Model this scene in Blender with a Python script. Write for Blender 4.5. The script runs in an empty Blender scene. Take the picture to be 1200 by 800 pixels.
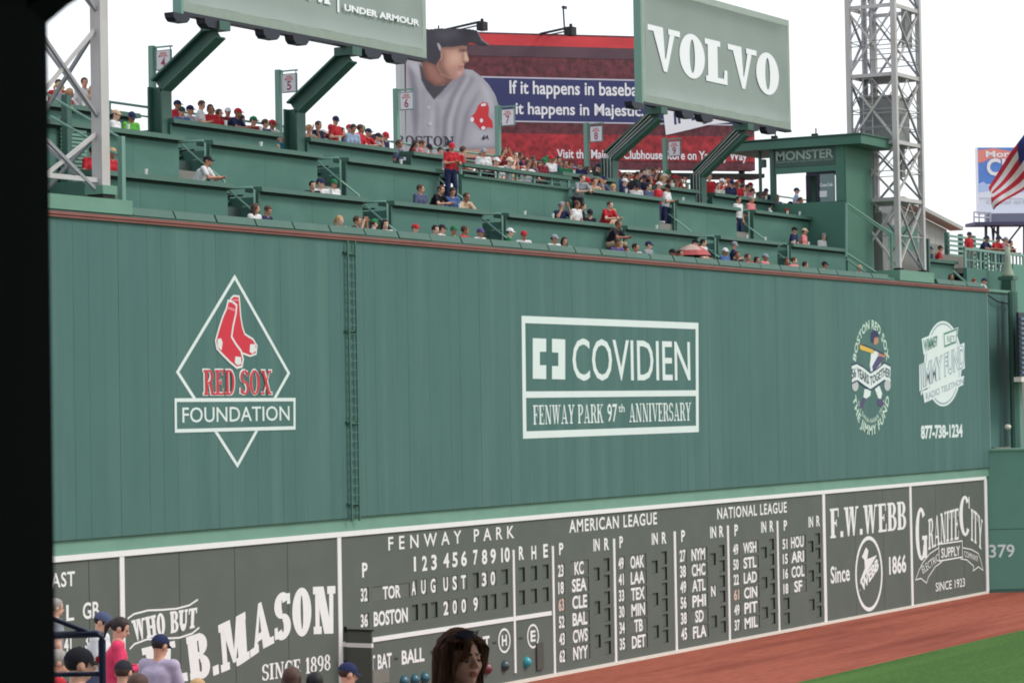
import bpy, math, random
import numpy as np
from mathutils import Matrix, Vector
random.seed(7)
S = bpy.context.scene
COL = S.collection
R_ = math.radians
# ------------------------------------------------------------------ camera
FPX = 3250.0
YAW, PITCH, ROLL = 0.517287, 0.024326, -0.017546
CAM = np.array([0.0, -35.992, 7.176])
F_ = np.array([math.cos(YAW)*math.cos(PITCH), math.sin(YAW)*math.cos(PITCH), math.sin(PITCH)])
r_ = np.array([math.sin(YAW), -math.cos(YAW), 0.0])
u_ = np.cross(r_, F_)
RR = r_*math.cos(ROLL) + u_*math.sin(ROLL)
UU = -r_*math.sin(ROLL) + u_*math.cos(ROLL)
cam = bpy.data.cameras.new('camera')
cam.lens = FPX/1200*36.0
cam.sensor_width = 36.0
cam.clip_start = 0.1
cam.clip_end = 3000
cam.dof.use_dof = True
cam.dof.focus_distance = 72.0
cam.dof.aperture_fstop = 20.0
co = bpy.data.objects.new('camera', cam)
COL.objects.link(co)
M = Matrix(((RR[0], UU[0], -F_[0], CAM[0]), (RR[1], UU[1], -F_[1], CAM[1]), (RR[2], UU[2], -F_[2], CAM[2]), (0, 0, 0, 1)))
co.matrix_world = M
S.camera = co
# ------------------------------------------------------------------ light
SUN_EL, SUN_AZ = 48.0, -62.0      # azimuth of the sun measured from +x towards +y (degrees)
sd = np.array([math.cos(R_(SUN_AZ))*math.cos(R_(SUN_EL)), math.sin(R_(SUN_AZ))*math.cos(R_(SUN_EL)), math.sin(R_(SUN_EL))])
sun = bpy.data.lights.new('sun', 'SUN')
sun.energy = 1.5
sun.angle = R_(14)
sun.color = (1.0, 0.95, 0.87)
so = bpy.data.objects.new('sun', sun)
so.rotation_euler = Vector(sd).to_track_quat('Z', 'Y').to_euler()
COL.objects.link(so)
W = bpy.data.worlds.new('World')
S.world = W
W.use_nodes = True
nt = W.node_tree
nt.nodes.clear()
sky = nt.nodes.new('ShaderNodeTexSky')
sky.sky_type = 'NISHITA'
sky.sun_disc = False
sky.sun_elevation = R_(SUN_EL)
sky.sun_rotation = R_(90 - SUN_AZ)
sky.air_density = 1.0
sky.dust_density = 3.0
b1 = nt.nodes.new('ShaderNodeBackground')
b1.inputs[1].default_value = 0.05
b2 = nt.nodes.new('ShaderNodeBackground')      # bright even overcast layer
b2.inputs[0].default_value = (0.95, 0.975, 1.0, 1)
b2.inputs[1].default_value = 0.98
tc = nt.nodes.new('ShaderNodeTexCoord'); cn = nt.nodes.new('ShaderNodeTexNoise'); cn.inputs['Scale'].default_value = 5.0; cn.inputs['Detail'].default_value = 5
cr = nt.nodes.new('ShaderNodeMapRange'); cr.inputs['From Min'].default_value = .3; cr.inputs['From Max'].default_value = .7; cr.inputs['To Min'].default_value = .86; cr.inputs['To Max'].default_value = 1.0
nt.links.new(tc.outputs['Generated'], cn.inputs['Vector']); nt.links.new(cn.outputs['Fac'], cr.inputs['Value']); nt.links.new(cr.outputs[0], b2.inputs[1])
ad = nt.nodes.new('ShaderNodeAddShader')
ow = nt.nodes.new('ShaderNodeOutputWorld')
nt.links.new(sky.outputs[0], b1.inputs[0])
nt.links.new(b1.outputs[0], ad.inputs[0])
nt.links.new(b2.outputs[0], ad.inputs[1])
nt.links.new(ad.outputs[0], ow.inputs[0])
S.view_settings.view_transform = 'Standard'
S.view_settings.look = 'None'
S.view_settings.gamma = 1.0
S.view_settings.exposure = 0.18
S.cycles.filter_width = 1.9
S.cycles.max_bounces = 5
S.cycles.diffuse_bounces = 3

# ------------------------------------------------------------------ pixel (1200x800) -> world on a known plane
def ray(px, py):
    return F_ + RR*(px-600)/FPX - UU*(py-400)/FPX
def at(px, py, Y=0.0):
    d = ray(px, py)
    return CAM + d*((Y-CAM[1])/d[1])
def atX(px, py, X):
    d = ray(px, py)
    return CAM + d*((X-CAM[0])/d[0])
def atd(px, py, D):
    return CAM + ray(px, py)*D
class Plane:
    def __init__(s, O, A, B=(0, 0, 1), n=None):
        s.O = np.array(O, float); s.A = np.array(A, float); s.A /= np.linalg.norm(s.A)
        s.B = np.array(B, float); s.B /= np.linalg.norm(s.B)
        s.n = np.cross(s.A, s.B); s.n /= np.linalg.norm(s.n)
        if s.n @ (CAM-s.O) < 0: s.n = -s.n
    def ab(s, px, py):
        d = ray(px, py)
        P = CAM + d*(((s.O-CAM) @ s.n)/(d @ s.n)) - s.O
        return np.array([P @ s.A, P @ s.B])
    def pos(s, a, b, lift=0.0):
        return s.O + s.A*a + s.B*b + s.n*lift
WALL = Plane((0, 0, 0), (1, 0, 0))
def crop(ox, oy, sc):
    return lambda x, y: (ox + x/sc, oy + y/sc)
K0 = lambda x, y: (x, y)
K1 = crop(40, 0, 4); K2 = crop(40, 120, 4); K3 = crop(300, 0, 4); K4 = crop(300, 130, 4)
K5 = crop(560, 0, 4); K6 = crop(560, 140, 4); K7 = crop(740, 130, 4); K8 = crop(900, 0, 4)
K9 = crop(940, 180, 4.615); KR = crop(1080, 240, 7.275); KF = crop(0, 690, 5)
C2 = crop(180, 300, 3.077); C3 = crop(590, 350, 4.444); C4 = crop(960, 350, 4.444)
C5 = crop(40, 600, 3); C6 = crop(380, 590, 3.81); C7 = crop(640, 570, 3.479); C8 = crop(900, 530, 2.963)

# ------------------------------------------------------------------ materials
def lin(c):
    return tuple(((x/255)/12.92 if x/255 <= 0.04045 else ((x/255+0.055)/1.055)**2.4) for x in c)
MATS = {}
def mat(name, rgb, rough=0.6, var=0.0, scale=(1, 1, 1), bump=0.0, metal=0.0, dirt=None, trans=0.0, detail=4.0, spec=0.4):
    """rgb is the surface colour in sRGB 0-255; var = strength of fine colour variation"""
    if name in MATS: return MATS[name]
    m = bpy.data.materials.new(name)
    m.use_nodes = True
    n = m.node_tree.nodes; l = m.node_tree.links
    b = n['Principled BSDF']
    c = lin(rgb)
    b.inputs['Base Color'].default_value = (*c, 1)
    b.inputs['Roughness'].default_value = rough
    b.inputs['Metallic'].default_value = metal
    b.inputs['Specular IOR Level'].default_value = spec
    if var > 0 or dirt or bump > 0:
        g = n.new('ShaderNodeNewGeometry')
        mp = n.new('ShaderNodeMapping'); mp.inputs['Scale'].default_value = scale
        l.new(g.outputs['Position'], mp.inputs['Vector'])
        t = n.new('ShaderNodeTexNoise'); t.inputs['Scale'].default_value = 1.0; t.inputs['Detail'].default_value = detail
        t.inputs['Roughness'].default_value = 0.6
        l.new(mp.outputs[0], t.inputs['Vector'])
        src = None
        if var > 0:
            rp = n.new('ShaderNodeMapRange')
            rp.inputs['From Min'].default_value = 0.25; rp.inputs['From Max'].default_value = 0.75
            rp.inputs['To Min'].default_value = 1-var; rp.inputs['To Max'].default_value = 1+var
            l.new(t.outputs['Fac'], rp.inputs['Value'])
            mx = n.new('ShaderNodeMix'); mx.data_type = 'RGBA'; mx.blend_type = 'MULTIPLY'
            mx.inputs['Factor'].default_value = 1
            mx.inputs[6].default_value = (*c, 1)
            l.new(rp.outputs[0], mx.inputs[7])
            l.new(mx.outputs[2], b.inputs['Base Color'])
            src = mx.outputs[2]
        if dirt:
            dc, amount, ds = dirt
            mp2 = n.new('ShaderNodeMapping'); mp2.inputs['Scale'].default_value = ds
            l.new(g.outputs['Position'], mp2.inputs['Vector'])
            t2 = n.new('ShaderNodeTexNoise'); t2.inputs['Scale'].default_value = 1.0; t2.inputs['Detail'].default_value = 6
            l.new(mp2.outputs[0], t2.inputs['Vector'])
            rp2 = n.new('ShaderNodeMapRange')
            rp2.inputs['From Min'].default_value = 0.48; rp2.inputs['From Max'].default_value = 0.72
            rp2.inputs['To Max'].default_value = amount
            l.new(t2.outputs['Fac'], rp2.inputs['Value'])
            mx2 = n.new('ShaderNodeMix'); mx2.data_type = 'RGBA'
            l.new(rp2.outputs[0], mx2.inputs['Factor'])
            if src is not None: l.new(src, mx2.inputs[6])
            else: mx2.inputs[6].default_value = (*c, 1)
            mx2.inputs[7].default_value = (*lin(dc), 1)
            l.new(mx2.outputs[2], b.inputs['Base Color'])
        if bump > 0:
            bp = n.new('ShaderNodeBump'); bp.inputs['Strength'].default_value = bump; bp.inputs['Distance'].default_value = 0.02
            l.new(t.outputs['Fac'], bp.inputs['Height'])
            l.new(bp.outputs[0], b.inputs['Normal'])
    MATS[name] = m
    return m
G_WALL = mat('wall_green_paint', (74, 108, 104), 0.75, 0.06, (1.6, 1.6, 0.5), 0.25, dirt=((96, 128, 119), 0.35, (1.5, 1.5, 0.06)), spec=0.2, detail=8)
G_CAP = mat('red_cap_paint', (132, 80, 74), 0.7, 0.12, (2, 2, 2))
G_BAND = mat('ledge_pale_green', (102, 142, 125), 0.7, 0.06, (1.5, 1.5, 1.5), dirt=((88, 126, 110), 0.6, (0.5, 2, 2)))
G_TIER = mat('terrace_green_paint', (74, 112, 102), 0.7, 0.06, (0.8, 0.8, 1.5), dirt=((90, 130, 118), 0.5, (0.6, 0.6, 1.2)), spec=0.25)
G_LIP = mat('counter_green_paint', (60, 94, 83), 0.6, 0.08, (2, 2, 2))
G_UNDER = mat('lip_shade_and_backing_green', (34, 50, 46), 0.8)  # painted shade below counter lips; also the backing behind panel joints
G_STEEL = mat('structural_green_steel', (52, 88, 78), 0.5, 0.10, (1.2, 1.2, 1.2), dirt=((70, 104, 92), 0.5, (2, 2, 0.5)))
G_RAIL = mat('rail_green_paint', (104, 142, 130), 0.5)
G_BOOTH = mat('booth_green_paint', (66, 108, 94), 0.6, 0.06, (1, 1, 1))
G_DARK = mat('dark_green_sign_board', (58, 82, 76), 0.6, 0.05, (2, 2, 2))
G_SEAT = mat('seat_green_plastic', (58, 96, 84), 0.5)
G_PAD = mat('padded_wall_green', (88, 134, 120), 0.7, 0.06, (0.7, 0.7, 0.7))
SB = mat('scoreboard_grey_green', (89, 97, 91), 0.75, 0.05, (1.2, 1.2, 1.2), dirt=((96, 102, 96), 0.5, (0.6, 0.6, 0.6)), spec=0.25)
SBP = mat('number_plate_grey', (92, 98, 92), 0.7, 0.06, (4, 4, 4))
WHITE = mat('white_paint', (222, 223, 222), 0.6, 0.03, (3, 3, 3))
CREAM = mat('cream_frame_paint', (210, 206, 196), 0.6, 0.05, (2, 2, 2))
LETTER = mat('letter_white_paint', (222, 224, 224), 0.6, 0.04, (5, 5, 5))
LETW = mat('wall_letter_white', (208, 220, 218), 0.7, 0.03, (2, 2, 0.6))
REDNUM = mat('reddish_number_paint', (206, 178, 166), 0.6)
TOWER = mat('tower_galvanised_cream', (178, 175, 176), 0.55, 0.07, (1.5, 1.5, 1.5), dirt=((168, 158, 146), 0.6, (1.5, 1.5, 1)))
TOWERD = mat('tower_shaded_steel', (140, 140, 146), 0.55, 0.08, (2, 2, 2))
CABIN = mat('tower_grey_cabinet', (128, 129, 128), 0.5, 0.05, (2, 2, 2))
RUBBER = mat('tower_black_foot', (34, 34, 34), 0.9)
TARP = mat('sign_pale_green_tarp', (134, 146, 142), 0.65, 0.03, (1, 1, 1), dirt=((124, 138, 134), 0.5, (0.4, 0.4, 0.8)))
TARPB = mat('sign_tarp_border', (144, 156, 148), 0.7, 0.08, (3, 3, 3))
LAMPD = mat('lamp_housing_navy', (26, 30, 44), 0.5)
BLACK = mat('black_metal', (16, 18, 20), 0.6)
DIRT = mat('warning_track_clay', (150, 84, 68), 0.95, 0.22, (1.2, 5, 5), 0.8, dirt=((118, 60, 50), 0.95, (0.07, 0.75, 0.5)), detail=12, spec=0.1)
GRASS = mat('outfield_turf', (64, 96, 46), 0.95, 0.30, (5, 9, 9), 0.9, dirt=((86, 118, 58), 0.9, (0.04, 0.5, 1)), detail=12, spec=0.1)
CONC = mat('stand_concrete', (120, 120, 114), 0.9, 0.08, (2, 2, 2), 0.3)
BRICK = mat('grey_siding', (150, 154, 154), 0.8, 0.05, (0.3, 0.3, 3))

# ------------------------------------------------------------------ object helpers
wloc = {}
def reg(o, name, parent=None):
    COL.objects.link(o)
    if parent is not None:
        o.parent = parent
        wloc[o.name] = wloc[parent.name]
    return o
def tag(o, label=None, cat=None, group=None, kind=None):
    if label: o['label'] = label
    if cat: o['category'] = cat
    if group: o['group'] = group
    if kind: o['kind'] = kind
    return o
def empty(name, loc, label=None, cat=None, group=None, kind=None):
    o = bpy.data.objects.new(name, None)
    o.empty_display_size = 0.2
    o.location = [float(v) for v in loc]
    COL.objects.link(o)
    wloc[o.name] = np.array(loc, float)
    return tag(o, label, cat, group, kind)
class MB:
    def __init__(s): s.v = []; s.f = []; s.m = []
    def add(s, vs, fs, mi=0):
        k = len(s.v); s.v += [tuple(map(float, p)) for p in vs]; s.f += [tuple(i+k for i in f) for f in fs]; s.m += [mi]*len(fs)
        return s
    def box(s, x0, x1, y0, y1, z0, z1, mi=0):
        v = [(x0, y0, z0), (x1, y0, z0), (x1, y1, z0), (x0, y1, z0), (x0, y0, z1), (x1, y0, z1), (x1, y1, z1), (x0, y1, z1)]
        return s.add(v, [(0, 3, 2, 1), (4, 5, 6, 7), (0, 1, 5, 4), (1, 2, 6, 5), (2, 3, 7, 6), (3, 0, 4, 7)], mi)
    def bar(s, a, b, w, h=None, up=(0, 0, 1), mi=0):
        """rectangular bar from a to b; w sideways, h along up"""
        h = h or w
        a = np.array(a, float); b = np.array(b, float); d = b-a; d /= np.linalg.norm(d)
        up = np.array(up, float)
        if abs(d @ up) > 0.98: up = np.array([0, 1.0, 0])
        sx = np.cross(d, up); sx /= np.linalg.norm(sx); sz = np.cross(sx, d)
        v = []
        for p in (a, b):
            for i, j in ((-1, -1), (1, -1), (1, 1), (-1, 1)): v.append(p+sx*i*w/2+sz*j*h/2)
        return s.add(v, [(0, 3, 2, 1), (4, 5, 6, 7), (0, 1, 5, 4), (1, 2, 6, 5), (2, 3, 7, 6), (3, 0, 4, 7)], mi)
    def tube(s, path, r, n=6, mi=0, caps=True):
        P = [np.array(p, float) for p in path]; k0 = len(s.v); N = len(P)
        rr = r if hasattr(r, '__len__') else [r]*N
        for i, p in enumerate(P):
            d = P[min(i+1, N-1)]-P[max(i-1, 0)]; d /= np.linalg.norm(d)
            up = np.array([0, 0, 1.0]) if abs(d[2]) < 0.9 else np.array([0, 1.0, 0])
            a = np.cross(d, up); a /= np.linalg.norm(a); b = np.cross(a, d)
            for j in range(n):
                t = 2*math.pi*j/n
                s.v.append(tuple(p+rr[i]*(a*math.cos(t)+b*math.sin(t))))
        for i in range(N-1):
            for j in range(n):
                s.f.append((k0+i*n+j, k0+i*n+(j+1) % n, k0+(i+1)*n+(j+1) % n, k0+(i+1)*n+j)); s.m.append(mi)
        if caps:
            s.f.append(tuple(k0+j for j in range(n))[::-1]); s.m.append(mi)
            s.f.append(tuple(k0+(N-1)*n+j for j in range(n))); s.m.append(mi)
        return s
    def lathe(s, c, prof, n=12, mi=0):
        """prof = [(r,z)...] about vertical axis at c"""
        k0 = len(s.v)
        for r, z in prof:
            for j in range(n):
                t = 2*math.pi*j/n; s.v.append((c[0]+r*math.cos(t), c[1]+r*math.sin(t), c[2]+z))
        for i in range(len(prof)-1):
            for j in range(n):
                s.f.append((k0+i*n+j, k0+i*n+(j+1) % n, k0+(i+1)*n+(j+1) % n, k0+(i+1)*n+j)); s.m.append(mi)
        return s
    def prism(s, pts, off, mi=0):
        """pts = 3D polygon; extruded by vector off"""
        n = len(pts); off = np.array(off, float)
        v = [np.array(p, float) for p in pts]; v2 = [p+off for p in v]
        fs = [tuple(range(n))[::-1], tuple(range(n, 2*n))]+[(i, (i+1) % n, n+(i+1) % n, n+i) for i in range(n)]
        return s.add(v+v2, fs, mi)
    def build(s, name, m, parent=None, label=None, cat=None, group=None, kind=None, smooth=False, loc=None):
        me = bpy.data.meshes.new(name)
        L = wloc[parent.name] if parent is not None else (np.array(loc, float) if loc is not None else np.zeros(3))
        if len(s.v):
            V = np.array(s.v)-L
            me.from_pydata(V.tolist(), [], s.f)
        for q in (m if isinstance(m, (list, tuple)) else [m]): me.materials.append(q)
        if any(s.m): me.polygons.foreach_set('material_index', s.m)
        if smooth: me.polygons.foreach_set('use_smooth', [True]*len(me.polygons))
        me.update()
        o = bpy.data.objects.new(name, me)
        reg(o, name, parent)
        if parent is None:
            o.location = L.tolist(); wloc[o.name] = L
        return tag(o, label, cat, group, kind)

# ------------------------------------------------------------------ lettering
_tc = {}
def sans(string, bold=0.0, space=1.0):
    """flat letter mesh: verts (n,2) with u in bbox units, v in cap heights"""
    key = (string, bold, space)
    if key in _tc: return _tc[key]
    c = bpy.data.curves.new('tmp_text', 'FONT')
    c.body = string; c.size = 1.0; c.offset = bold; c.space_character = space; c.resolution_u = 3
    c.fill_mode = 'FRONT'
    o = bpy.data.objects.new('tmp_text', c); COL.objects.link(o)
    me = bpy.data.meshes.new_from_object(o)
    V = np.array([v.co[:2] for v in me.vertices]); fs = [tuple(p.vertices) for p in me.polygons]
    bpy.data.objects.remove(o); bpy.data.curves.remove(c); bpy.data.meshes.remove(me)
    _tc[key] = (V, fs)
    return V, fs
_H = sans('H')[0]
CAPH = _H[:, 1].max()
def sans_uv(string, bold=0.0, space=1.0, prefix=None):
    V, fs = sans(string, bold, space)
    V = V.copy()
    w0 = V[:, 0].min(); w1 = V[:, 0].max()
    if prefix: w1 = sans(prefix, bold, space)[0][:, 0].max()
    V[:, 0] = (V[:, 0]-w0)/(w1-w0)
    V[:, 1] = (V[:, 1]+bold)/(CAPH+2*bold)
    return V, fs, None
# slab-serif letters from stems (s), bars (b) and elliptical arcs (a); T thick, t thin
def arc(cx, cy, rx, ry, wx, wy, a0, a1, n=14):
    P = []
    for i in range(n+1):
        a = R_(a0+(a1-a0)*i/n); c, s_ = math.cos(a), math.sin(a)
        P.append(((cx+rx*c, cy+ry*s_), (cx+(rx-wx)*c, cy+(ry-wy)*s_)))
    return [[P[i][0], P[i+1][0], P[i+1][1], P[i][1]] for i in range(n)]
def serif_glyph(ch, T, t, e=0.0):
    T -= e; t2 = max(t-e, 0.02); out = []; h = e/2; SW = 0.09 if T > 0.12 else 0.06
    def st(x0, y0, x1, y1, w=None):
        w = (w if w else T)/2
        if y0 < 0.01: y0 = h
        if y1 > 0.99: y1 = 1-h
        out.append([[(x0-w, y0), (x0+w, y0), (x1+w, y1), (x1-w, y1)]])
    def br(x0, y0, x1, y1, w=None):
        w = (w if w else t2)/2
        out.append([[(x0+h, y0-w), (x1-h, y1-w), (x1-h, y1+w), (x0+h, y0+w)]])
    def sf(x, y, w=None):
        w = (w if w else T+e)/2+SW
        yy = t/2 if y == 0 else 1-t/2
        br(x-w, yy, x+w, yy)
    def ar(*a):
        a = list(a); a[2] -= h; a[3] -= h; a[4] = max(a[4]-e, .02); a[5] = max(a[5]-e, .02)
        out.append(arc(*a))
    T0 = T+e; w = 0.7
    if ch == 'V':
        w = .9; out.append([[(.12, 1-h), (.12+T*1.05, 1-h), (.5, .25+h), (.45+h, h)]]); out.append([[(.45+h, h), (.55-h, h), (.82, 1-h), (.82-t2*1.1, 1-h)]]); out.append([[(.45+h, h), (.55-h, h), (.6, .3), (.4, .3)]]); br(0, 1-t/2, .42, 1-t/2); br(.6, 1-t/2, .95, 1-t/2)
    elif ch == 'O':
        w = .78; ar(.39, .5, .39, .52, T0, t, 0, 360, 28)
    elif ch == 'L':
        w = .68; st(.22, 0, .22, 1); sf(.22, 1); br(0, t/2, .68, t/2); out.append([[(.68-t2, h), (.68-h, h), (.68-h, .34), (.68-t2*.7, .34)]])
    elif ch == 'W':
        w = 1.15
        for x in (0, .42):
            out.append([[(x+.08, 1-h), (x+.08+T, 1-h), (x+.38, h), (x+.28, h)]]); out.append([[(x+.28, h), (x+.38, h), (x+.6, 1-h), (x+.6-t2, 1-h)]])
        br(0, 1-t/2, .34, 1-t/2); br(.42, 1-t/2, .74, 1-t/2); br(.9, 1-t/2, 1.15, 1-t/2)
    elif ch == 'M':
        w = 1.05; st(.16, 0, .16, 1, t2*1.1); st(.84, 0, .84, 1); sf(.16, 0, t); sf(.84, 0); out.append([[(.1, 1-h), (.1+T, 1-h), (.56, .1), (.46, .1)]]); out.append([[(.46, .1), (.56, .1), (.88, 1-h), (.88-t2*1.3, 1-h)]]); br(0, 1-t/2, .26, 1-t/2); br(.76, 1-t/2, 1.02, 1-t/2)
    elif ch == 'A':
        w = .92; out.append([[(.12, h), (.12+t2, h), (.48, 1-h), (.4, 1-h)]]); out.append([[(.4, 1-h), (.52, 1-h), (.85, h), (.85-T, h)]]); br(.24, .3, .66, .3); br(0, t/2, .34, t/2); br(.54, t/2, .95, t/2)
    elif ch == 'S':
        w = .66; ar(.33, .73, .31, .28, T0*.85, t, 20, 270); ar(.33, .27, .33, .28, T0*.85, t, -160, 90); st(.59, .72, .59, .95, t2*.8); st(.06, .05, .06, .3, t2*.8)
    elif ch == 'N':
        w = .92; st(.18, 0, .18, 1, t2*1.1); st(.76, 0, .76, 1, t2*1.1); out.append([[(.1, 1-h), (.1+T, 1-h), (.8, h), (.8-T, h)]]); sf(.18, 0, t); sf(.76, 1, t); br(0, 1-t/2, .26, 1-t/2)
    elif ch == 'B':
        w = .76; st(.2, 0, .2, 1); br(0, 1-t/2, .5, 1-t/2); br(0, t/2, .5, t/2); br(.2, .52, .5, .52); ar(.42, .755, .3, .245, T0*.9, t, -90, 90); ar(.42, .27, .34, .27, T0*.9, t, -90, 90)
    elif ch == 'E':
        w = .72; st(.2, 0, .2, 1); br(0, 1-t/2, .66, 1-t/2); br(0, t/2, .7, t/2); br(.2, .5, .5, .5); st(.66-t/2, .74, .66-t/2, 1, t2*.8); st(.7-t/2, 0, .7-t/2, .28, t2*.8); st(.48, .38, .48, .62, t2*.8)
    elif ch == 'F':
        w = .7; st(.2, 0, .2, 1); br(0, 1-t/2, .68, 1-t/2); br(.2, .5, .5, .5); st(.68-t/2, .7, .68-t/2, 1, t2*.8); st(.48, .38, .48, .62, t2*.8); sf(.2, 0)
    elif ch == 'G':
        w = .8; ar(.4, .5, .4, .52, T0, t, 45, 330, 24); st(.68, .02, .68, .42, T*.9); br(.46, .42, .82, .42)
    elif ch == 'C':
        w = .76; ar(.4, .5, .4, .52, T0, t, 45, 315, 24); st(.7, .68, .7, .98, t2*.8)
    elif ch == 'R':
        w = .84; st(.2, 0, .2, 1); br(0, 1-t/2, .5, 1-t/2); sf(.2, 0); br(.2, .48, .5, .48); ar(.44, .74, .3, .26, T0*.9, t, -90, 90); out.append([[(.42, .48), (.42+T, .48), (.8, h), (.8-T, h)]]); br(.58, t/2, .86, t/2)
    elif ch == 'I':
        w = .4; st(.2, 0, .2, 1); sf(.2, 0); sf(.2, 1)
    elif ch == 'T':
        w = .76; st(.38, 0, .38, 1); sf(.38, 0); br(0, 1-t/2, .76, 1-t/2); st(.04, .72, .04, 1, t2*.8); st(.72, .72, .72, 1, t2*.8)
    elif ch == 'Y':
        w = .86; st(.43, 0, .43, .45); sf(.43, 0); out.append([[(.08, 1-h), (.08+T, 1-h), (.43+T/2, .42), (.43-T/2, .42)]]); out.append([[(.43-T/4, .42), (.43+T/2, .42), (.8, 1-h), (.8-t2*1.2, 1-h)]]); br(0, 1-t/2, .36, 1-t/2); br(.6, 1-t/2, .88, 1-t/2)
    elif ch == 'H':
        w = .9; st(.2, 0, .2, 1); st(.7, 0, .7, 1); sf(.2, 0); sf(.2, 1); sf(.7, 0); sf(.7, 1); br(.2, .5, .7, .5)
    elif ch == 'U':
        w = .84; st(.2, .3, .2, 1); st(.66, .3, .66, 1, t2*1.2); sf(.2, 1); sf(.66, 1, t); ar(.4, .32, .3, .34, T0, t, 180, 360)
    elif ch == 'D':
        w = .78; st(.2, 0, .2, 1); br(0, 1-t/2, .42, 1-t/2); br(0, t/2, .42, t/2); ar(.38, .5, .38, .5, T0, t, -90, 90)
    elif ch == 'P':
        w = .76; st(.2, 0, .2, 1); br(0, 1-t/2, .5, 1-t/2); sf(.2, 0); br(.2, .46, .5, .46); ar(.42, .73, .32, .27, T0*.9, t, -90, 90)
    elif ch == 'K':
        w = .88; st(.2, 0, .2, 1); sf(.2, 0); sf(.2, 1); out.append([[(.24, .36), (.24, .52), (.72, 1-h), (.78, 1-h)]]); out.append([[(.36, .62), (.5, .66), (.84, h), (.84-T*1.1, h)]]); br(.56, 1-t/2, .86, 1-t/2); br(.56, t/2, .9, t/2)
    elif ch == 'X':
        w = .84; out.append([[(.1, 1-h), (.1+T, 1-h), (.78, h), (.78-T, h)]]); out.append([[(.1, h), (.1+t2, h), (.76, 1-h), (.76-t2, 1-h)]]); br(0, t/2, .3, t/2); br(.54, t/2, .86, t/2); br(0, 1-t/2, .34, 1-t/2); br(.56, 1-t/2, .84, 1-t/2)
    elif ch == '1':
        w = .42; st(.22, 0, .22, 1); sf(.22, 0); br(.02, .82, .22, .9)
    elif ch == '8':
        w = .62; ar(.31, .75, .27, .26, T0*.8, t, 0, 360, 20); ar(.31, .27, .31, .28, T0*.8, t, 0, 360, 20)
    elif ch == '9':
        w = .62; ar(.31, .68, .3, .33, T0*.8, t, 0, 360, 20); ar(.24, .55, .37, .55, T0*.8, t, -100, 10, 10)
    elif ch == '.':
        w = .26; out.append([[(.02+h, h), (.24-h, h), (.24-h, .2-h), (.02+h, .2-h)]])
    elif ch == '/':
        w = .2
    else:
        w = .35
    return out, w
def serif_uv(string, T=0.2, t=0.09, e=0.0, gap=0.07):
    V = []; fs = []; lay = []; x = 0
    if .3 < T < .33: gap = .03
    for ch in string:
        g, w = serif_glyph(ch, T, t, e)
        for li, piece in enumerate(g):
            for q in piece:
                k = len(V); V += [(x+p[0], p[1]) for p in q]; fs.append((k, k+1, k+2, k+3)); lay += [li]*4
        x += w+gap
    V = np.array(V, float); V[:, 0] /= (x-gap)
    return V, fs, np.array(lay)
def interp(pts, u):
    """piecewise-linear along a list of (a,b), by arc-parameter of a"""
    P = np.array(pts); t = (P[:, 0]-P[0, 0])/(P[-1, 0]-P[0, 0])
    return np.stack([np.interp(u, t, P[:, 0]) + np.where(u > 1, (u-1)*(P[-1, 0]-P[0, 0]), 0), np.interp(u, t, P[:, 1])], -1)
def letter_mesh(name, uv, top, bot, m, parent, plane=WALL, lift=0.006, shear=0.0, fn=None, label=None):
    """top / bot: polylines of plane coordinates (a,b); or fn(u,v)->(a,b)"""
    V, fs, lay = uv
    u, v = V[:, 0]+shear*V[:, 1], V[:, 1]
    if fn: Q = fn(u, v)
    else:
        A = interp(bot, u); B = interp(top, u); Q = A+(B-A)*v[:, None]
    b = MB()
    L = np.full(len(V), lift) if lay is None else lift+lay*0.0007
    P = plane.O+Q[:, :1]*plane.A+Q[:, 1:2]*plane.B+plane.n*L[:, None]
    b.v = [tuple(p) for p in P]
    b.f = [tuple(f) for f in fs]; b.m = [0]*len(fs)
    return b.build(name, m, parent, label=label)
def text(parent, string, K, xl, xr, yt, yb, m=None, font='sans', plane=WALL, lift=0.006, bold=0.0, space=1.0, name='lettering', prefix=None, shear=0.0, T=0.2, t=0.09, e=0.0, flat=True, label=None):
    """fit lettering between left/right pixel edges; cap top/base pixels measured at the left edge"""
    a = plane.ab(*K(xl, yt)); b = plane.ab(*K(xl, yb)); c = plane.ab(*K(xr, yb))
    uv = sans_uv(string, bold, space, prefix) if font == 'sans' else serif_uv(string, T, t, e)
    x0 = (a[0]+b[0])/2; x1 = c[0]
    return letter_mesh(name, uv, [(x0, a[1]), (x1, a[1])], [(x0, b[1]), (x1, b[1])], m or LETTER, parent, plane, lift, shear, label=label)
def warp(parent, string, K, top, bot, m=None, font='sans', plane=WALL, lift=0.006, bold=0.0, space=1.0, name='lettering', T=0.2, t=0.09, e=0.0, label=None):
    tp = [plane.ab(*K(*p)) for p in top]; bt = [plane.ab(*K(*p)) for p in bot]
    uv = sans_uv(string, bold, space) if font == 'sans' else serif_uv(string, T, t, e)
    return letter_mesh(name, uv, tp, bt, m or LETTER, parent, plane, lift, label=label)
def sheet(parent, name, K, polys, m, plane=WALL, lift=0.005, thick=0.0, label=None):
    """flat printed shapes, polygons given in picture coordinates of crop K"""
    b = MB()
    for i, pl in enumerate(polys):
        pts = [plane.pos(*plane.ab(*K(*p)), lift+i*0.0006) for p in pl]
        b.add(pts, [tuple(range(len(pts)))])
    return b.build(name, m, parent, label=label)
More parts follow.
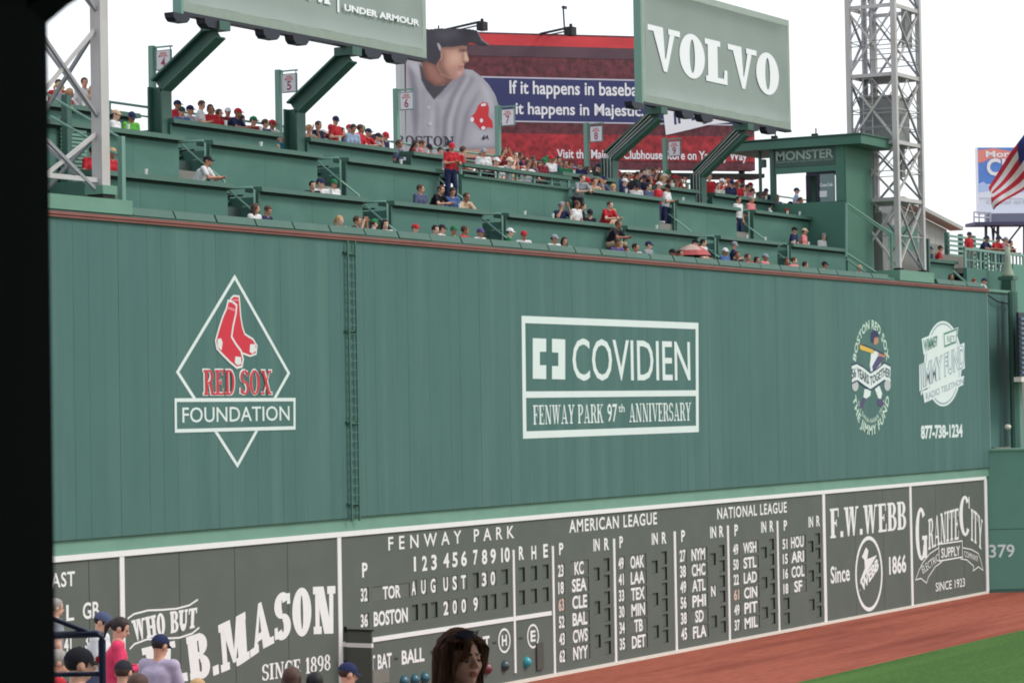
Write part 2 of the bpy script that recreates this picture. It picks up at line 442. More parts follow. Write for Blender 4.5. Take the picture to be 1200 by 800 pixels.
def strip(parent, name, K, line, w, m, plane=WALL, lift=0.005, closed=False, label=None, bld=True):
    """painted line of width w metres along picture points"""
    P = [plane.ab(*K(*p)) for p in line]
    if closed: P = P+[P[0]]
    b = MB(); P = np.array(P); n = len(P); L = []; Rr = []
    for i in range(n):
        if closed: p0 = P[i-1] if i > 0 else P[-2]; p1 = P[(i+1)] if i < n-1 else P[1]
        else: p0 = P[max(i-1, 0)]; p1 = P[min(i+1, n-1)]
        d0 = P[i]-p0; d1 = p1-P[i]
        if np.linalg.norm(d0) < 1e-9: d0 = d1
        if np.linalg.norm(d1) < 1e-9: d1 = d0
        d0 = d0/np.linalg.norm(d0); d1 = d1/np.linalg.norm(d1)
        n0 = np.array([-d0[1], d0[0]]); n1 = np.array([-d1[1], d1[0]]); q = n0+n1; q /= max(np.linalg.norm(q), 1e-6)
        k = min(1/max(q @ n0, 0.3), 2.5)
        L.append(P[i]+q*w/2*k); Rr.append(P[i]-q*w/2*k)
    v = [plane.pos(*p, lift) for p in L]+[plane.pos(*p, lift) for p in Rr]
    b.add(v, [(i, i+1, n+i+1, n+i) for i in range(n-1)])
    return b.build(name, m, parent, label=label)
def ell(cx, cy, rx, ry, n=32, a0=0, a1=360):
    k = n if abs(a1-a0) >= 360 else n+1
    return [(cx+rx*math.cos(R_(a0+(a1-a0)*i/n)), cy-ry*math.sin(R_(a0+(a1-a0)*i/n))) for i in range(k)]
# ================================================================== ground
g = MB(); g.box(-260, 420, -6.88, 60, -0.5, 0.0); g.build('warning_track', DIRT, kind='structure')
g = MB(); g.box(-260, 420, -260, -6.88, -0.5, 0.03); g.build('outfield_grass', GRASS, kind='structure')

# ================================================================== the tall wall
ZT = 11.24                                  # top of the panels
wall = empty('outfield_wall', (70, 0, 0), 'tall green panelled outfield wall painted with white emblems above the scoreboard', 'wall')
X0, X1 = 36.0, 99.3
LAD = at(405, 300)[0]
zb1 = at(200, 623)[2]; zb2 = at(700, 583)[2]
STEP = 0.5
x = X0; panels = []
meshes = {}
xs = np.arange(X0, X1-0.2, STEP)
for i, x in enumerate(xs):
    w = STEP-0.005 if i < len(xs)-1 else X1-x
    zb = zb1 if x < LAD else zb2
    key = (round(zb, 2), round(w, 3))
    if key not in meshes:
        b = MB(); b.box(0, w, -0.05, 0.0, zb, ZT)
        me = bpy.data.meshes.new('wall_panel'); me.from_pydata(b.v, [], b.f); me.materials.append(G_WALL); meshes[key] = me
    o = bpy.data.objects.new('wall_panel', meshes[key]); COL.objects.link(o); o.parent = wall
    o.location = (x-70, random.uniform(-0.002, 0.002), 0); wloc[o.name] = np.array((70, 0, 0.))
b = MB(); b.box(X0, X1, 0.006, 0.9, max(zb1, zb2)+.07, ZT-0.01); b.build('backing', mat('wall_gap_green', (60, 92, 86), .8), wall)
SBT = at(640, 602)[2]                       # top of the white scoreboard frame
b = MB(); b.prism([(X0, -.02, SBT+.002), (X0, .9, SBT+.002), (X0, .9, zb1+.066), (X0, .03, zb1+.066)], (X1+.02-X0, 0, 0)); b.build('ledge', G_BAND, wall)
b = MB(); b.box(X0, X1, -0.055, 0.9, 0.0, 0.0+0.001) ; 
b = MB()
b.box(X0, X1+.05, -0.11, 0.0, ZT+0.01, ZT+0.05); b.box(X0, X1+.05, -0.13, 0.0, ZT+0.065, ZT+0.12)
b.build('cap_rail', G_CAP, wall)
b = MB(); b.box(X0, X1, -0.09, 0.9, ZT-0.004, ZT+0.16); b.build('cap_core', G_LIP, wall)

# front counter pieces along the top of the wall
FC0 = at(152, 255)[0]
PL0 = at(1051, 325)[0]; PL1 = at(1091, 330)[0]
b0 = MB(); b0.prism([(0, -0.10, ZT+0.17), (0, -0.02, ZT+0.34), (0, 0.42, ZT+0.34), (0, 0.42, ZT+0.29), (0, 0.02, ZT+0.27), (0, 0.0, ZT+0.17)], (1.46, 0, 0))
mc = bpy.data.meshes.new('front_counter'); mc.from_pydata(b0.v, [], b0.f); mc.materials.append(G_LIP)
fcx = FC0
while fcx < X1-1.0:
    if not (fcx+1.4 > PL0 and fcx < PL1):
        o = bpy.data.objects.new('front_counter', mc); COL.objects.link(o); o.parent = wall; o.location = (fcx-70, random.uniform(-.01, .01), 0); wloc[o.name] = wloc[wall.name]
    fcx += 1.52
b = MB(); b.box(FC0, X1, 0.03, 0.12, 10.5, ZT+0.26); b.build('parapet', G_TIER, wall)

# --- emblem: diamond with socks
strip(wall, 'diamond_outline', C2, [(285, 76), (480, 422), (295, 754), (79, 418)], 0.085, LETW, closed=True, lift=0.056)
sheet(wall, 'name_box', C2, [[(70, 518), (501, 515), (502, 620), (71, 632)]], G_WALL, lift=0.060)
strip(wall, 'box_outline', C2, [(71, 519), (500, 517), (500, 619), (72, 630)], 0.08, LETW, closed=True, lift=0.063)
text(wall, 'FOUNDATION', C2, 95, 482, 546, 600, LETW, bold=0.005, lift=0.066)
WR = mat('emblem_red_paint', (196, 44, 62), 0.7, 0.04, (3, 3, 3))
RIM = mat('emblem_pale_rim', (208, 214, 212), 0.7)
for s_, a, b_, y0, y1 in (('RED', 172, 284, 410, 500), ('SOX', 304, 416, 412, 498)):
    text(wall, s_, C2, a-4, b_+4, y0-5, y1+4, RIM, 'serif', lift=0.060, T=.25, t=.14)
    text(wall, s_, C2, a, b_, y0, y1, WR, 'serif', lift=0.071, T=.19, t=.07)
back = [(272, 156), (282, 147), (299, 149), (301, 172), (304, 215), (311, 258), (320, 284), (350, 303), (363, 325), (360, 350), (340, 357), (308, 345), (286, 332), (272, 312), (270, 260), (275, 210)]
front = [(262, 166), (274, 168), (288, 180), (286, 205), (276, 250), (270, 292), (285, 318), (305, 345), (312, 372), (308, 394), (292, 398), (268, 378), (240, 350), (222, 330), (218, 305), (230, 262), (243, 222), (256, 192)]
def grow(pl, k):
    c = np.mean(pl, axis=0); return [tuple(c+(np.array(p)-c)*k) for p in pl]
sheet(wall, 'sock_outline', C2, [grow(back, 1.06), grow(front, 1.06)], RIM, lift=0.058)
sheet(wall, 'sock', C2, [back], WR, lift=0.0605)
sheet(wall, 'toe_patch', C2, [[(340, 318), (358, 318), (362, 340), (348, 352), (338, 345)], [(272, 296), (284, 306), (290, 322), (284, 334), (274, 320)]], RIM, lift=0.062)
strip(wall, 'sock_outline', C2, front, .11, RIM, closed=True, lift=0.064)
strip(wall, 'sock_outline', C2, back, .085, RIM, closed=True, lift=0.0595)
sheet(wall, 'sock', C2, [front], WR, lift=0.0655)
sheet(wall, 'toe_patch', C2, [[(222, 300), (234, 296), (240, 312), (236, 340), (222, 328)], [(286, 362), (306, 364), (308, 388), (294, 394), (284, 384)]], RIM, lift=0.067)
sheet(wall, 'cuff_band', C2, [[(258, 182), (286, 192), (285, 200), (255, 190)], [(276, 156), (298, 156), (299, 163), (275, 163)]], mat('emblem_pink', (214, 120, 130), .7), lift=0.069)

# --- emblem: boxed sponsor sign
W97 = 0.17
def rect_on(parent, name, K, x0, x1, yt0, yb0, m, plane=WALL, lift=0.056, thick=0.0):
    a = plane.ab(*K(x0, yt0)); b_ = plane.ab(*K(x0, yb0)); c = plane.ab(*K(x1, yb0))
    q = MB(); q.add([plane.pos(a[0], a[1], lift), plane.pos(c[0], a[1], lift), plane.pos(c[0], b_[1], lift), plane.pos(a[0], b_[1], lift)], [(0, 1, 2, 3)])
    return q.build(name, m, parent)
strip(wall, 'sign_outline', C3, [(94, 108), (999, 142), (1001, 677), (101, 709)], 0.19, LETW, closed=True, lift=0.056)
strip(wall, 'sign_bar', C3, [(102, 499), (1000, 491)], 0.17, LETW, lift=0.057)
sheet(wall, 'bracket_mark', C3, [[(143, 205), (213, 208), (213, 276), (180, 276), (180, 346), (213, 346), (213, 418), (143, 416)], [(243, 208), (312, 212), (312, 420), (243, 418), (243, 350), (276, 350), (276, 281), (243, 279)]], LETW, lift=0.056)
text(wall, 'COVIDIEN', C3, 350, 965, 208, 424, LETW, bold=0.006, lift=0.056)
text(wall, 'FENWAY PARK', C3, 145, 510, 554, 655, LETW, 'serif', T=.2, t=.07, lift=0.056)
text(wall, '97', C3, 532, 584, 548, 640, LETW, bold=.01, lift=0.056)
text(wall, 'th', C3, 590, 622, 548, 590, LETW, bold=.01, lift=0.056)
text(wall, 'ANNIVERSARY', C3, 645, 968, 545, 642, LETW, 'serif', T=.2, t=.07, lift=0.056)

# --- emblem: ring lettering with batter
def ring_text(parent, string, K, cx, cy, rx, ry, h, a0, a1, m, inward=False, lift=0.056, bold=.02, space=1.1):
    """letters round an ellipse in picture coordinates, a0->a1 degrees clockwise from the top"""
    uv = sans_uv(string, bold, space)
    V, fs, _ = uv
    b = MB(); out = []
    for u, v in V:
        a = R_(a0+(a1-a0)*u)
        k = (1+v*h) if not inward else (1-v*h)
        out.append(WALL.pos(*WALL.ab(*K(cx+rx*k*math.sin(a), cy-ry*k*math.cos(a))), lift))
    b.v = [tuple(p) for p in out]; b.f = fs; b.m = [0]*len(fs)
    return b.build('lettering', m, parent)
PAL = mat('emblem_pale_green', (186, 210, 196), .7)
ring_text(wall, 'BOSTON RED SOX', C4, 262, 405, 84, 248, .19, -72, 72, PAL, bold=.03)
ring_text(wall, 'THE JIMMY FUND', C4, 262, 415, 102, 294, .17, 250, 110, PAL, inward=True, bold=.03)
ring_text(wall, 'THE DANA-FARBER TEAM', C4, 262, 415, 84, 232, .10, 238, 122, PAL, inward=True, bold=.01)
NAVY = mat('emblem_navy', (38, 48, 84), .7); YEL = mat('emblem_yellow', (206, 172, 74), .7); SKINP = mat('emblem_skin', (176, 128, 104), .7); GREYP = mat('emblem_grey', (176, 182, 182), .7)
sheet(wall, 'batter_body', C4, [[(262, 285), (285, 268), (306, 285), (322, 300), (312, 345), (296, 372), (262, 385), (255, 345), (260, 310)]], LETW, lift=0.056)
sheet(wall, 'batter_leg', C4, [[(228, 470), (262, 472), (258, 505), (236, 520), (222, 512)], [(282, 470), (305, 452), (320, 492), (314, 520), (300, 518)]], LETW, lift=0.056)
sheet(wall, 'batter_face', C4, [[(278, 188), (300, 196), (300, 228), (288, 240), (276, 236)], [(296, 285), (332, 282), (344, 292), (330, 306), (300, 300)]], SKINP, lift=0.0566)
sheet(wall, 'batter_cap', C4, [[(262, 178), (275, 164), (295, 166), (304, 190), (300, 200), (280, 202), (274, 230), (260, 222)]], NAVY, lift=0.059)
sheet(wall, 'batter_sleeve', C4, [[(296, 300), (318, 298), (326, 315), (300, 352), (272, 378), (268, 352)], [(222, 512), (238, 520), (220, 560), (206, 576), (200, 560)], [(294, 525), (316, 520), (328, 540), (322, 562), (298, 556)]], mat('emblem_purple_grey', (78, 70, 110), .7), lift=0.0585)
sheet(wall, 'bat', C4, [[(203, 234), (212, 232), (274, 262), (276, 286), (210, 266), (203, 258)]], YEL, lift=0.060)
strip(wall, 'bat_edge', C4, [(203, 234), (274, 262), (330, 290)], .05, NAVY, lift=0.0612)
rib = [(160, 350), (172, 334), (196, 334), (222, 352), (256, 385), (284, 372), (318, 336), (344, 330), (362, 348), (362, 430), (345, 428), (312, 425), (285, 452), (258, 472), (224, 458), (195, 428), (178, 428), (162, 446)]
# ribbon as a strip of quads between its two edges
topc = [(160, 346), (186, 336), (222, 356), (258, 386), (296, 362), (330, 334), (362, 350)]
botc = [(162, 440), (190, 426), (224, 452), (258, 474), (296, 448), (330, 424), (362, 438)]
sheet(wall, 'ribbon', C4, [[topc[i], topc[i+1], botc[i+1], botc[i]] for i in range(6)], LETW, lift=0.062)
strip(wall, 'ribbon_edge', C4, topc, .05, NAVY, lift=0.067); strip(wall, 'ribbon_edge', C4, botc, .05, NAVY, lift=0.067)
warp(wall, '56 YEARS TOGETHER', C4, [(x, y+20) for x, y in topc], [(x, y-22) for x, y in botc], mat('ribbon_letter_grey', (70, 84, 92), .7), lift=0.0675, bold=.03)
sheet(wall, 'ribbon_curl', C4, [ell(178, 452, 17, 30, 14), ell(346, 450, 17, 30, 14)], GREYP, lift=0.0665)
# --- emblem: round white badge
sheet(wall, 'badge_disc', C4, [ell(637, 338, 98, 222, 36)], LETW, lift=0.056)
GRN = mat('badge_green_letter', (84, 132, 118), .7); GLT = mat('badge_grey_letter', (126, 148, 160), .7)
strip(wall, 'badge_ring', C4, ell(637, 338, 88, 208, 32), .05, GLT, closed=True, lift=0.058)
sheet(wall, 'badge_band', C4, [[(512, 345), (748, 228), (750, 362), (514, 484)], [(525, 208), (618, 172), (612, 250), (535, 292)], [(636, 178), (716, 148), (706, 232), (640, 256)], [(530, 480), (746, 400), (742, 448), (540, 542)]], LETW, lift=0.060)
warp(wall, 'JIMMY FUND', C4, [(512, 348), (748, 234)], [(516, 472), (750, 356)], GLT, lift=0.064, bold=.05)
warp(wall, 'JIMMY FUND', C4, [(517, 350), (745, 240)], [(520, 464), (747, 350)], LETW, lift=0.0655, bold=.0)
warp(wall, 'WIMMER', C4, [(532, 215), (612, 190)], [(540, 280), (604, 245)], GRN, lift=0.064, bold=.03)
strip(wall, 'badge_frame', C4, [(642, 184), (710, 158), (702, 226), (645, 248)], .07, GRN, closed=True, lift=0.064)
text(wall, 'NET', C4, 658, 698, 192, 228, GRN, lift=0.064)
warp(wall, 'RADIO TELETHON', C4, [(545, 492), (742, 412)], [(548, 528), (742, 440)], GLT, lift=0.064, bold=.01)
text(wall, '877-738-1234', C4, 522, 740, 660, 730, LETW, bold=.04, lift=0.056)

# ================================================================== ladder on the wall
lad = empty('wall_ladder', (LAD, -0.2, zb2), 'long green steel ladder fixed to the wall between two painted emblems', 'ladder')
lx0 = at(402, 300)[0]; lx1 = at(411, 300)[0]
for x in (lx0, lx1):
    b = MB(); b.box(x-.02, x+.02, -0.15, -0.11, zb2-0.1, ZT); b.build('side_rail', G_BOOTH, lad)
n = 30
for i in range(n):
    z = zb2+0.1+i*(ZT-zb2-0.2)/n
    b = MB(); b.bar((lx0, -0.13, z), (lx1, -0.13, z), .02); b.build('rung', G_TIER, lad)
for z in (zb2+.3, zb2+(ZT-zb2)*.34, zb2+(ZT-zb2)*.67, ZT-.3):
    b = MB(); b.box(lx0-.10, lx1+.10, -0.11, -0.055, z, z+.04); b.build('bracket', G_STEEL, lad)
    
# ================================================================== scoreboard
sb = empty('scoreboard', (70, 0, 0), 'long grey green manual scoreboard with white team names at the foot of the wall', 'scoreboard')
SBX1 = at(1155, 600)[0]
holes = []; plates = []
def wx(K, x, y): return WALL.ab(*K(x, y))
def slot(K, x0, x1, y0, y1, s=None, sm=None, deep=0.055, w0=None, w1=None, bold=.03):
    """opening at picture coordinates; s = lettering on the plate hung in it"""
    a = wx(K, x0, y0); b_ = wx(K, x0, y1); c = wx(K, x1, (y0+y1)/2)
    holes.append([a[0], c[0], b_[1], a[1], s, sm or LETTER, .016 if s else deep, w0, w1, bold])
# home line score
r1 = (340, 412); 
def rowz(K, x, y0, y1, x2):
    """y pair of the same heights at another x"""
    za = wx(K, x, y0)[1]; zb = wx(K, x, y1)[1]
    def fy(z, X):
        lo, hi = 0, 900
        for _ in range(40):
            mid = (lo+hi)/2
            if wx(K, X, mid)[1] > z: lo = mid
            else: hi = mid
        return lo
    return fy(za, x2), fy(zb, x2)
def srow(K, xref, y0, y1, items, **kw):
    for it in items:
        a, b_ = it[0], it[1]; s = it[2] if len(it) > 2 else None
        ya, yb = rowz(K, xref, y0, y1, a)
        slot(K, a, b_, ya, yb, s, **kw)
srow(C6, 390, 341, 413, [(388, 413, 'A'), (431, 457, 'U'), (473, 501, 'G'), (530, 557, 'U'), (571, 596, 'S'), (609, 637, 'T'), (662, 690), (702, 728, '3'), (741, 767, '0'), (790, 820)])
srow(C6, 392, 451, 522, [(391, 419), (434, 462), (476, 506), (531, 558, '2'), (572, 596, '0'), (611, 637, '0'), (664, 690, '9'), (704, 730), (742, 769), (792, 821)])
srow(C6, 868, 285, 350, [(868, 896), (922, 950), (975, 1002)])
srow(C6, 868, 388, 453, [(868, 896), (922, 950), (975, 1002)])
srow(C6, 162, 374, 441, [(160, 198, '32')], deep=.03); srow(C6, 216, 371, 437, [(215, 382, 'TOR')], deep=.05, w0=.28, w1=.76)
srow(C6, 162, 490, 556, [(160, 200, '36')], deep=.03)
def column(xn0, xn1, y0, y1, pitch, nums, names, nx0, nx1, ny0, ny1, Rx, Ry, Ix, Iys, rows=6, special=None):
    za0 = wx(C7, xn0, y0)[1]; za1 = wx(C7, xn0, y1)[1]
    zp = (wx(C7, xn0, y0)[1]-wx(C7, xn0, y0+pitch*5)[1])/5
    def hole(x0, x1, zt, zb, s, m=None, deep=.04, w0=None, w1=None):
        a = wx(C7, x0, y0+100)[0]; c = wx(C7, x1, y0+100)[0]
        holes.append([a, c, zb, zt, s, m or LETTER, deep, w0, w1, .03])
    for i in range(rows):
        num = nums[i] if i < len(nums) else None
        hole(xn0-2, xn1+3, za0-i*zp+.02, za1-i*zp-.02, num, REDNUM if num in ('63', '61') else None, .014 if num else .055)
        if i < len(names):
            zn0 = wx(C7, nx0, ny0)[1]-i*zp; zn1 = wx(C7, nx0, ny1)[1]-i*zp
            L = len(names[i]); q = {2: .17, 3: 0.02}[L]
            hole(nx0-8, nx1+8, zn0+.03, zn1-.03, names[i], None, .02, q+.08, 1-q-.08)
        zr0 = wx(C7, Rx[0], Ry[0])[1]-i*zp; zr1 = wx(C7, Rx[0], Ry[1])[1]-i*zp
        hole(Rx[0], Rx[1], zr0, zr1, None, None, .055)
    for k, (ya, yb) in enumerate(Iys):
        s = special if (special and k == 1) else None
        hole(Ix[0], Ix[1], wx(C7, Ix[0], ya)[1], wx(C7, Ix[0], yb)[1], s, None, .015 if s else .055)
column(50, 73, 318, 368, 70, ['23', '18', '63', '52', '43', '62'], ['KC', 'SEA', 'CLE', 'BAL', 'CWS', 'NYY'], 108, 167, 308, 360, (236, 260), (292, 346), (195, 219), [(330, 384), (468, 521), (605, 659)])
column(296, 318, 289, 337, 66, ['49', '41', '33', '30', '34', '35'], ['OAK', 'LAA', 'TEX', 'MIN', 'TB', 'DET'], 348, 402, 283, 333, (472, 494), (264, 318), (432, 456), [(302, 354), (434, 486), (567, 619)])
column(546, 571, 258, 307, 64, ['27', '38', '49', '56', '38', '45'], ['NYM', 'CHC', 'ATL', 'PHI', 'SD', 'FLA'], 597, 650, 254, 302, (707, 729), (238, 286), (670, 693), [(272, 321), (402, 452), (527, 576)], special='N')
column(764, 786, 234, 278, 62, ['49', '50', '22', '61', '49', '37'], ['WSH', 'STL', 'LAD', 'CIN', 'PIT', 'MIL'], 808, 859, 228, 272, (912, 931), (213, 260), (877, 901), [(247, 293), (370, 416), (492, 539)])
column(966, 986, 213, 255, 61, ['51', '15', '16', '18'], ['HOU', 'ARI', 'COL', 'SF'], 1003, 1052, 205, 250, (1099, 1119), (190, 236), (1069, 1091), [(222, 268), (342, 389), (460, 506)])
# perforated front panel
hx = sorted(set([X0]+[round(v, 3) for h in holes for v in h[:2]]+[SBX1])); hz = sorted(set([0.0]+[round(v, 3) for h in holes for v in h[2:4]]+[SBT-.02]))
def seams(a, step):
    out = [a[0]]
    for v in a[1:]:
        if v-out[-1] > 0.004: out.append(v)
    return out
pf = MB()
HX = np.array(hx); HZ = np.array(hz)
solid = np.ones((len(HX)-1, len(HZ)-1), bool)
for h in holes:
    i0 = np.searchsorted(HX, round(h[0], 3)); i1 = np.searchsorted(HX, round(h[1], 3)); j0 = np.searchsorted(HZ, round(h[2], 3)); j1 = np.searchsorted(HZ, round(h[3], 3))
    solid[i0:i1, j0:j1] = False
for j in range(len(HZ)-1):                    # run-length merged strips
    i = 0
    while i < len(HX)-1:
        if solid[i, j]:
            k = i
            while k < len(HX)-1 and solid[k, j]: k += 1
            q = len(pf.v); pf.v += [(HX[i], 0, HZ[j]), (HX[k], 0, HZ[j]), (HX[k], 0, HZ[j+1]), (HX[i], 0, HZ[j+1])]; pf.f.append((q, q+1, q+2, q+3)); pf.m.append(0)
            i = k
        else: i += 1
for h in holes:                               # sides of the openings, coloured dark to stand in for recess shade
    x0, x1, z0, z1 = h[:4]; d = 0.14
    pf.add([(x0, 0, z0), (x1, 0, z0), (x1, 0, z1), (x0, 0, z1), (x0, d, z0), (x1, d, z0), (x1, d, z1), (x0, d, z1)], [(0, 1, 5, 4), (1, 2, 6, 5), (2, 3, 7, 6), (3, 0, 4, 7)], 1)
pf.build('front_panel', [SB, mat('slot_side_shade', (42, 46, 44), .8)], sb)  # second colour paints the slot sides as if in shade
b = MB(); b.box(X0, SBX1, 0.16, 0.9, 0, SBT-.02); b.build('backing', G_UNDER, sb)
for h in holes:
    x0, x1, z0, z1, s, sm, deep, w0, w1, bold = h
    b = MB(); b.box(x0+.002, x1-.002, deep, deep+.02, z0+.002, z1-.002)
    pl = b.build('number_plate' if s else 'empty_slot', SBP if s else SB, sb)
    if s:
        W_ = x1-x0; a = x0+W_*(w0 if w0 is not None else .1); c = x0+W_*(w1 if w1 is not None else .9)
        if s in ('1', 'I'): a, c = x0+W_*.35, x0+W_*.65
        H_ = z1-z0
        letter_mesh('lettering', sans_uv(s, bold), [(a, z1-H_*.06), (c, z1-H_*.06)], [(a, z0+H_*.06), (c, z0+H_*.06)], sm, pl, WALL, -deep+.006)
# board seams in the plain areas
for px in (104, 210, 275, 337, 1003, 1036, 1098, 1130):
    a = at(px, 660)[0]
    b = MB(); b.box(a-.012, a+.012, -.003, .004, .1, SBT-.13); b.build('board_seam', mat('seam_dark', (62, 68, 64), .8), sb)
# white frame
b = MB(); b.box(X0, SBX1+.05, -0.04, 0.1, SBT-0.12, SBT); b.build('frame_top', WHITE, sb)
b = MB(); b.box(X0, SBX1+.05, -0.05, 0.1, 0.0, 0.09); b.build('frame_bottom', CREAM, sb)
def vbar(K, xa, xb, y, zt=None, zb=None, name='frame_divider', m=WHITE, pr=.03):
    a = wx(K, xa, y)[0]; c = wx(K, xb, y)[0]
    b = MB(); b.box(a, c, -pr, 0.05, .09 if zb is None else zb, (SBT-.12) if zt is None else zt); return b.build(name, m, sb)
vbar(C5, 299, 315, 300); vbar(C5, 1066, 1079, 300); vbar(C8, 190, 199, 350); vbar(C8, 493, 500, 350); vbar(C8, 754, 763, 350)
zdt = wx(C6, 846, 205)[1]; zdl = wx(C6, 846, 512)[1]
vbar(C6, 842, 850, 480, zdt, wx(C6, 848, 755)[1]); 
vbar(C6, 1018, 1026, 480, wx(C6, 1020, 188)[1], wx(C6, 1026, 760)[1])
hb0 = wx(C6, 180, 612)[1]; b = MB(); b.box(wx(C5, 1079, 420)[0], wx(C6, 1012, 490)[0], -.025, .05, hb0-.055, hb0+.055); b.build('line_divider', WHITE, sb)
for a, c, y0, y1 in ((273, 281, 212, 716), (521, 529, 182, 674), (739, 746, 158, 630), (942, 948, 138, 594)):
    vbar(C7, a, c, 400, wx(C7, a, y0)[1], max(wx(C7, a, y1)[1], .09))
# board lettering
def T_(s, K, a, c, y0, y1, **k): return text(sb, s, K, a, c, y0, y1, **k)
T_('FENWAY PARK', C6, 285, 848, 148, 208, bold=.012, space=1.75)
for s, a, c, y0, y1 in (('1', 399, 409, 236, 302), ('2', 436, 459, 233, 300), ('3', 477, 502, 228, 296), ('4', 531, 557, 221, 287), ('5', 571, 595, 217, 283), ('6', 610, 636, 213, 279), ('7', 664, 685, 206, 272), ('8', 703, 727, 205, 271), ('9', 741, 766, 202, 268), ('10', 789, 828, 197, 262), ('P', 168, 193, 263, 329), ('R', 868, 891, 190, 251), ('H', 924, 946, 188, 249), ('E', 977, 998, 180, 241)):
    T_(s, C6, a, c, y0, y1, bold=.03)
T_('BOSTON', C6, 220, 373, 482, 548, bold=.035)
T_('AT BAT', C6, 180, 301, 682, 748, bold=.03); T_('BALL', C6, 345, 447, 655, 718, bold=.03); T_('STRIKE', C6, 503, 608, 625, 690, bold=.03); T_('OUT', C6, 655, 738, 600, 660, bold=.03)
DG = mat('board_dark_dash', (52, 56, 52), .8)
for a, c, y in ((312, 330, 692), (473, 493, 662), (622, 640, 640), (750, 769, 621), (866, 886, 601)):
    strip(sb, 'dash', C6, [(a, y), (c, y-2)], .06, DG, lift=.004)
for cx, cy, rx, ry, s in ((803, 610, 25, 51, 'H'), (931, 590, 24, 50, 'E')):
    strip(sb, 'letter_ring', C6, ell(cx, cy, rx, ry, 28), .055, LETTER, closed=True, lift=.008)
    T_(s, C6, cx-11, cx+12, cy-24, cy+26, bold=.03)
TEAL = mat('teal_lamp_glass', (30, 84, 100), .25, spec=.6); TEALD = mat('dark_lamp_glass', (38, 62, 70), .3, spec=.6); REDL = mat('red_lamp_glass', (98, 40, 44), .3, spec=.6); TEALB = mat('bright_teal_lamp_glass', (32, 140, 150), .25, spec=.6)
def bulb(cx, cy, m, lab):
    P = at(*C6(cx, cy)); b = MB(); prof = [(0.15*math.cos(R_(t)), 0.15*math.sin(R_(t))) for t in range(0, 91, 15)]
    k0 = 0; n = 14
    for r, h in prof:
        for j in range(n):
            t = 2*math.pi*j/n; b.v.append((P[0]+r*math.cos(t), -h, P[2]+r*math.sin(t)))
    for i in range(len(prof)-1):
        for j in range(n): b.f.append((i*n+j, i*n+(j+1) % n, (i+1)*n+(j+1) % n, (i+1)*n+j)); b.m.append(0)
    b.build('indicator_lamp', m, sb, label=lab, smooth=True)
bulb(352, 792, TEAL, 'teal ball lamp'); bulb(400, 785, TEAL, 'teal ball lamp'); bulb(445, 776, TEAL, 'teal ball lamp'); bulb(668, 750, REDL, 'dark red strike lamp'); bulb(725, 735, REDL, 'dark red out lamp')
bulb(803, 722, TEALD, 'unlit dark hit lamp'); bulb(901, 706, TEALB, 'bright teal error lamp')
def panelbox(K, a, c, y0, y1, m, pr, name):
    P = wx(K, a, y0); Q = wx(K, a, y1); X = wx(K, c, y0)[0]
    b = MB(); b.box(P[0], X, -pr, 0.0, Q[1], P[1]); return b.build(name, m, sb)
panelbox(C6, 943, 972, 622, 742, mat('small_dark_panel', (70, 72, 68), .6), .05, 'small_hatch')
panelbox(C6, 186, 284, 748, 812, mat('small_grey_panel', (112, 112, 106), .6, .1, (3, 3, 3)), .04, 'low_hatch')
T_('AMERICAN LEAGUE', C7, 93, 452, 136, 188, bold=.02, space=1.15); T_('NATIONAL LEAGUE', C7, 697, 981, 87, 133, bold=.02, space=1.15)
for a, c, y0, y1, i0, i1, q0, q1, h0, h1 in ((52, 70, 229, 278, 192, 218, 236, 256, 213, 263), (298, 313, 202, 250, 430, 455, 471, 490, 189, 237), (550, 566, 177, 225, 668, 693, 705, 723, 163, 210), (767, 782, 154, 201, 876, 897, 911, 927, 142, 188), (968, 982, 137, 179, 1069, 1088, 1101, 1116, 122, 166)):
    T_('P', C7, a, c, y0, y1, bold=.03); T_('IN', C7, i0, i1, h0, h1, bold=.03); T_('R', C7, q0, q1, h0-4, h1-4, bold=.03)
# left standings panel and sponsor panels
T_('EAST', C5, 38, 143, 216, 268, bold=.02, space=1.1); T_('W', C5, 50, 76, 328, 390, bold=.02); T_('L', C5, 112, 140, 325, 382, bold=.02); T_('GB', C5, 170, 228, 318, 376, bold=.02); T_('41', C5, 104, 131, 438, 494, bold=.03); T_('3½', C5, 178, 214, 425, 480, bold=.02)
WB = mat('sponsor_inner_line', (104, 110, 118), .7)
top = [(376, 478), (510, 446), (615, 412), (725, 358), (820, 300), (890, 275), (972, 262), (1057, 258)]
bot = [(398, 628), (510, 596), (615, 580), (725, 536), (820, 468), (890, 440), (972, 428), (1057, 425)]
warp(sb, 'W.B.MASON', C5, top, bot, LETTER, 'serif', T=.34, t=.16)
warp(sb, 'WHO BUT', C5, [(340, 380), (455, 352), (572, 334)], [(352, 452), (460, 430), (568, 404)], LETTER, 'serif', T=.30, t=.13)
strip(sb, 'wave_line', C5, [(328, 373), (350, 357), (400, 344), (450, 342), (500, 338), (545, 326), (575, 306)], .04, LETTER)
strip(sb, 'wave_line', C5, [(335, 480), (352, 462), (395, 446), (450, 443), (510, 440), (555, 425), (580, 404)], .04, LETTER)
T_('SINCE 1898', C5, 800, 1042, 535, 592, font='serif', T=.22, t=.09)
T_('F.W.WEBB', C8, 215, 480, 195, 298, font='serif', T=.26, t=.08); T_('Since', C8, 217, 284, 396, 455, bold=.02); T_('1866', C8, 420, 480, 362, 424, bold=.03)
strip(sb, 'badge_ring', C8, ell(350, 420, 45, 124, 36), .13, LETTER, closed=True)
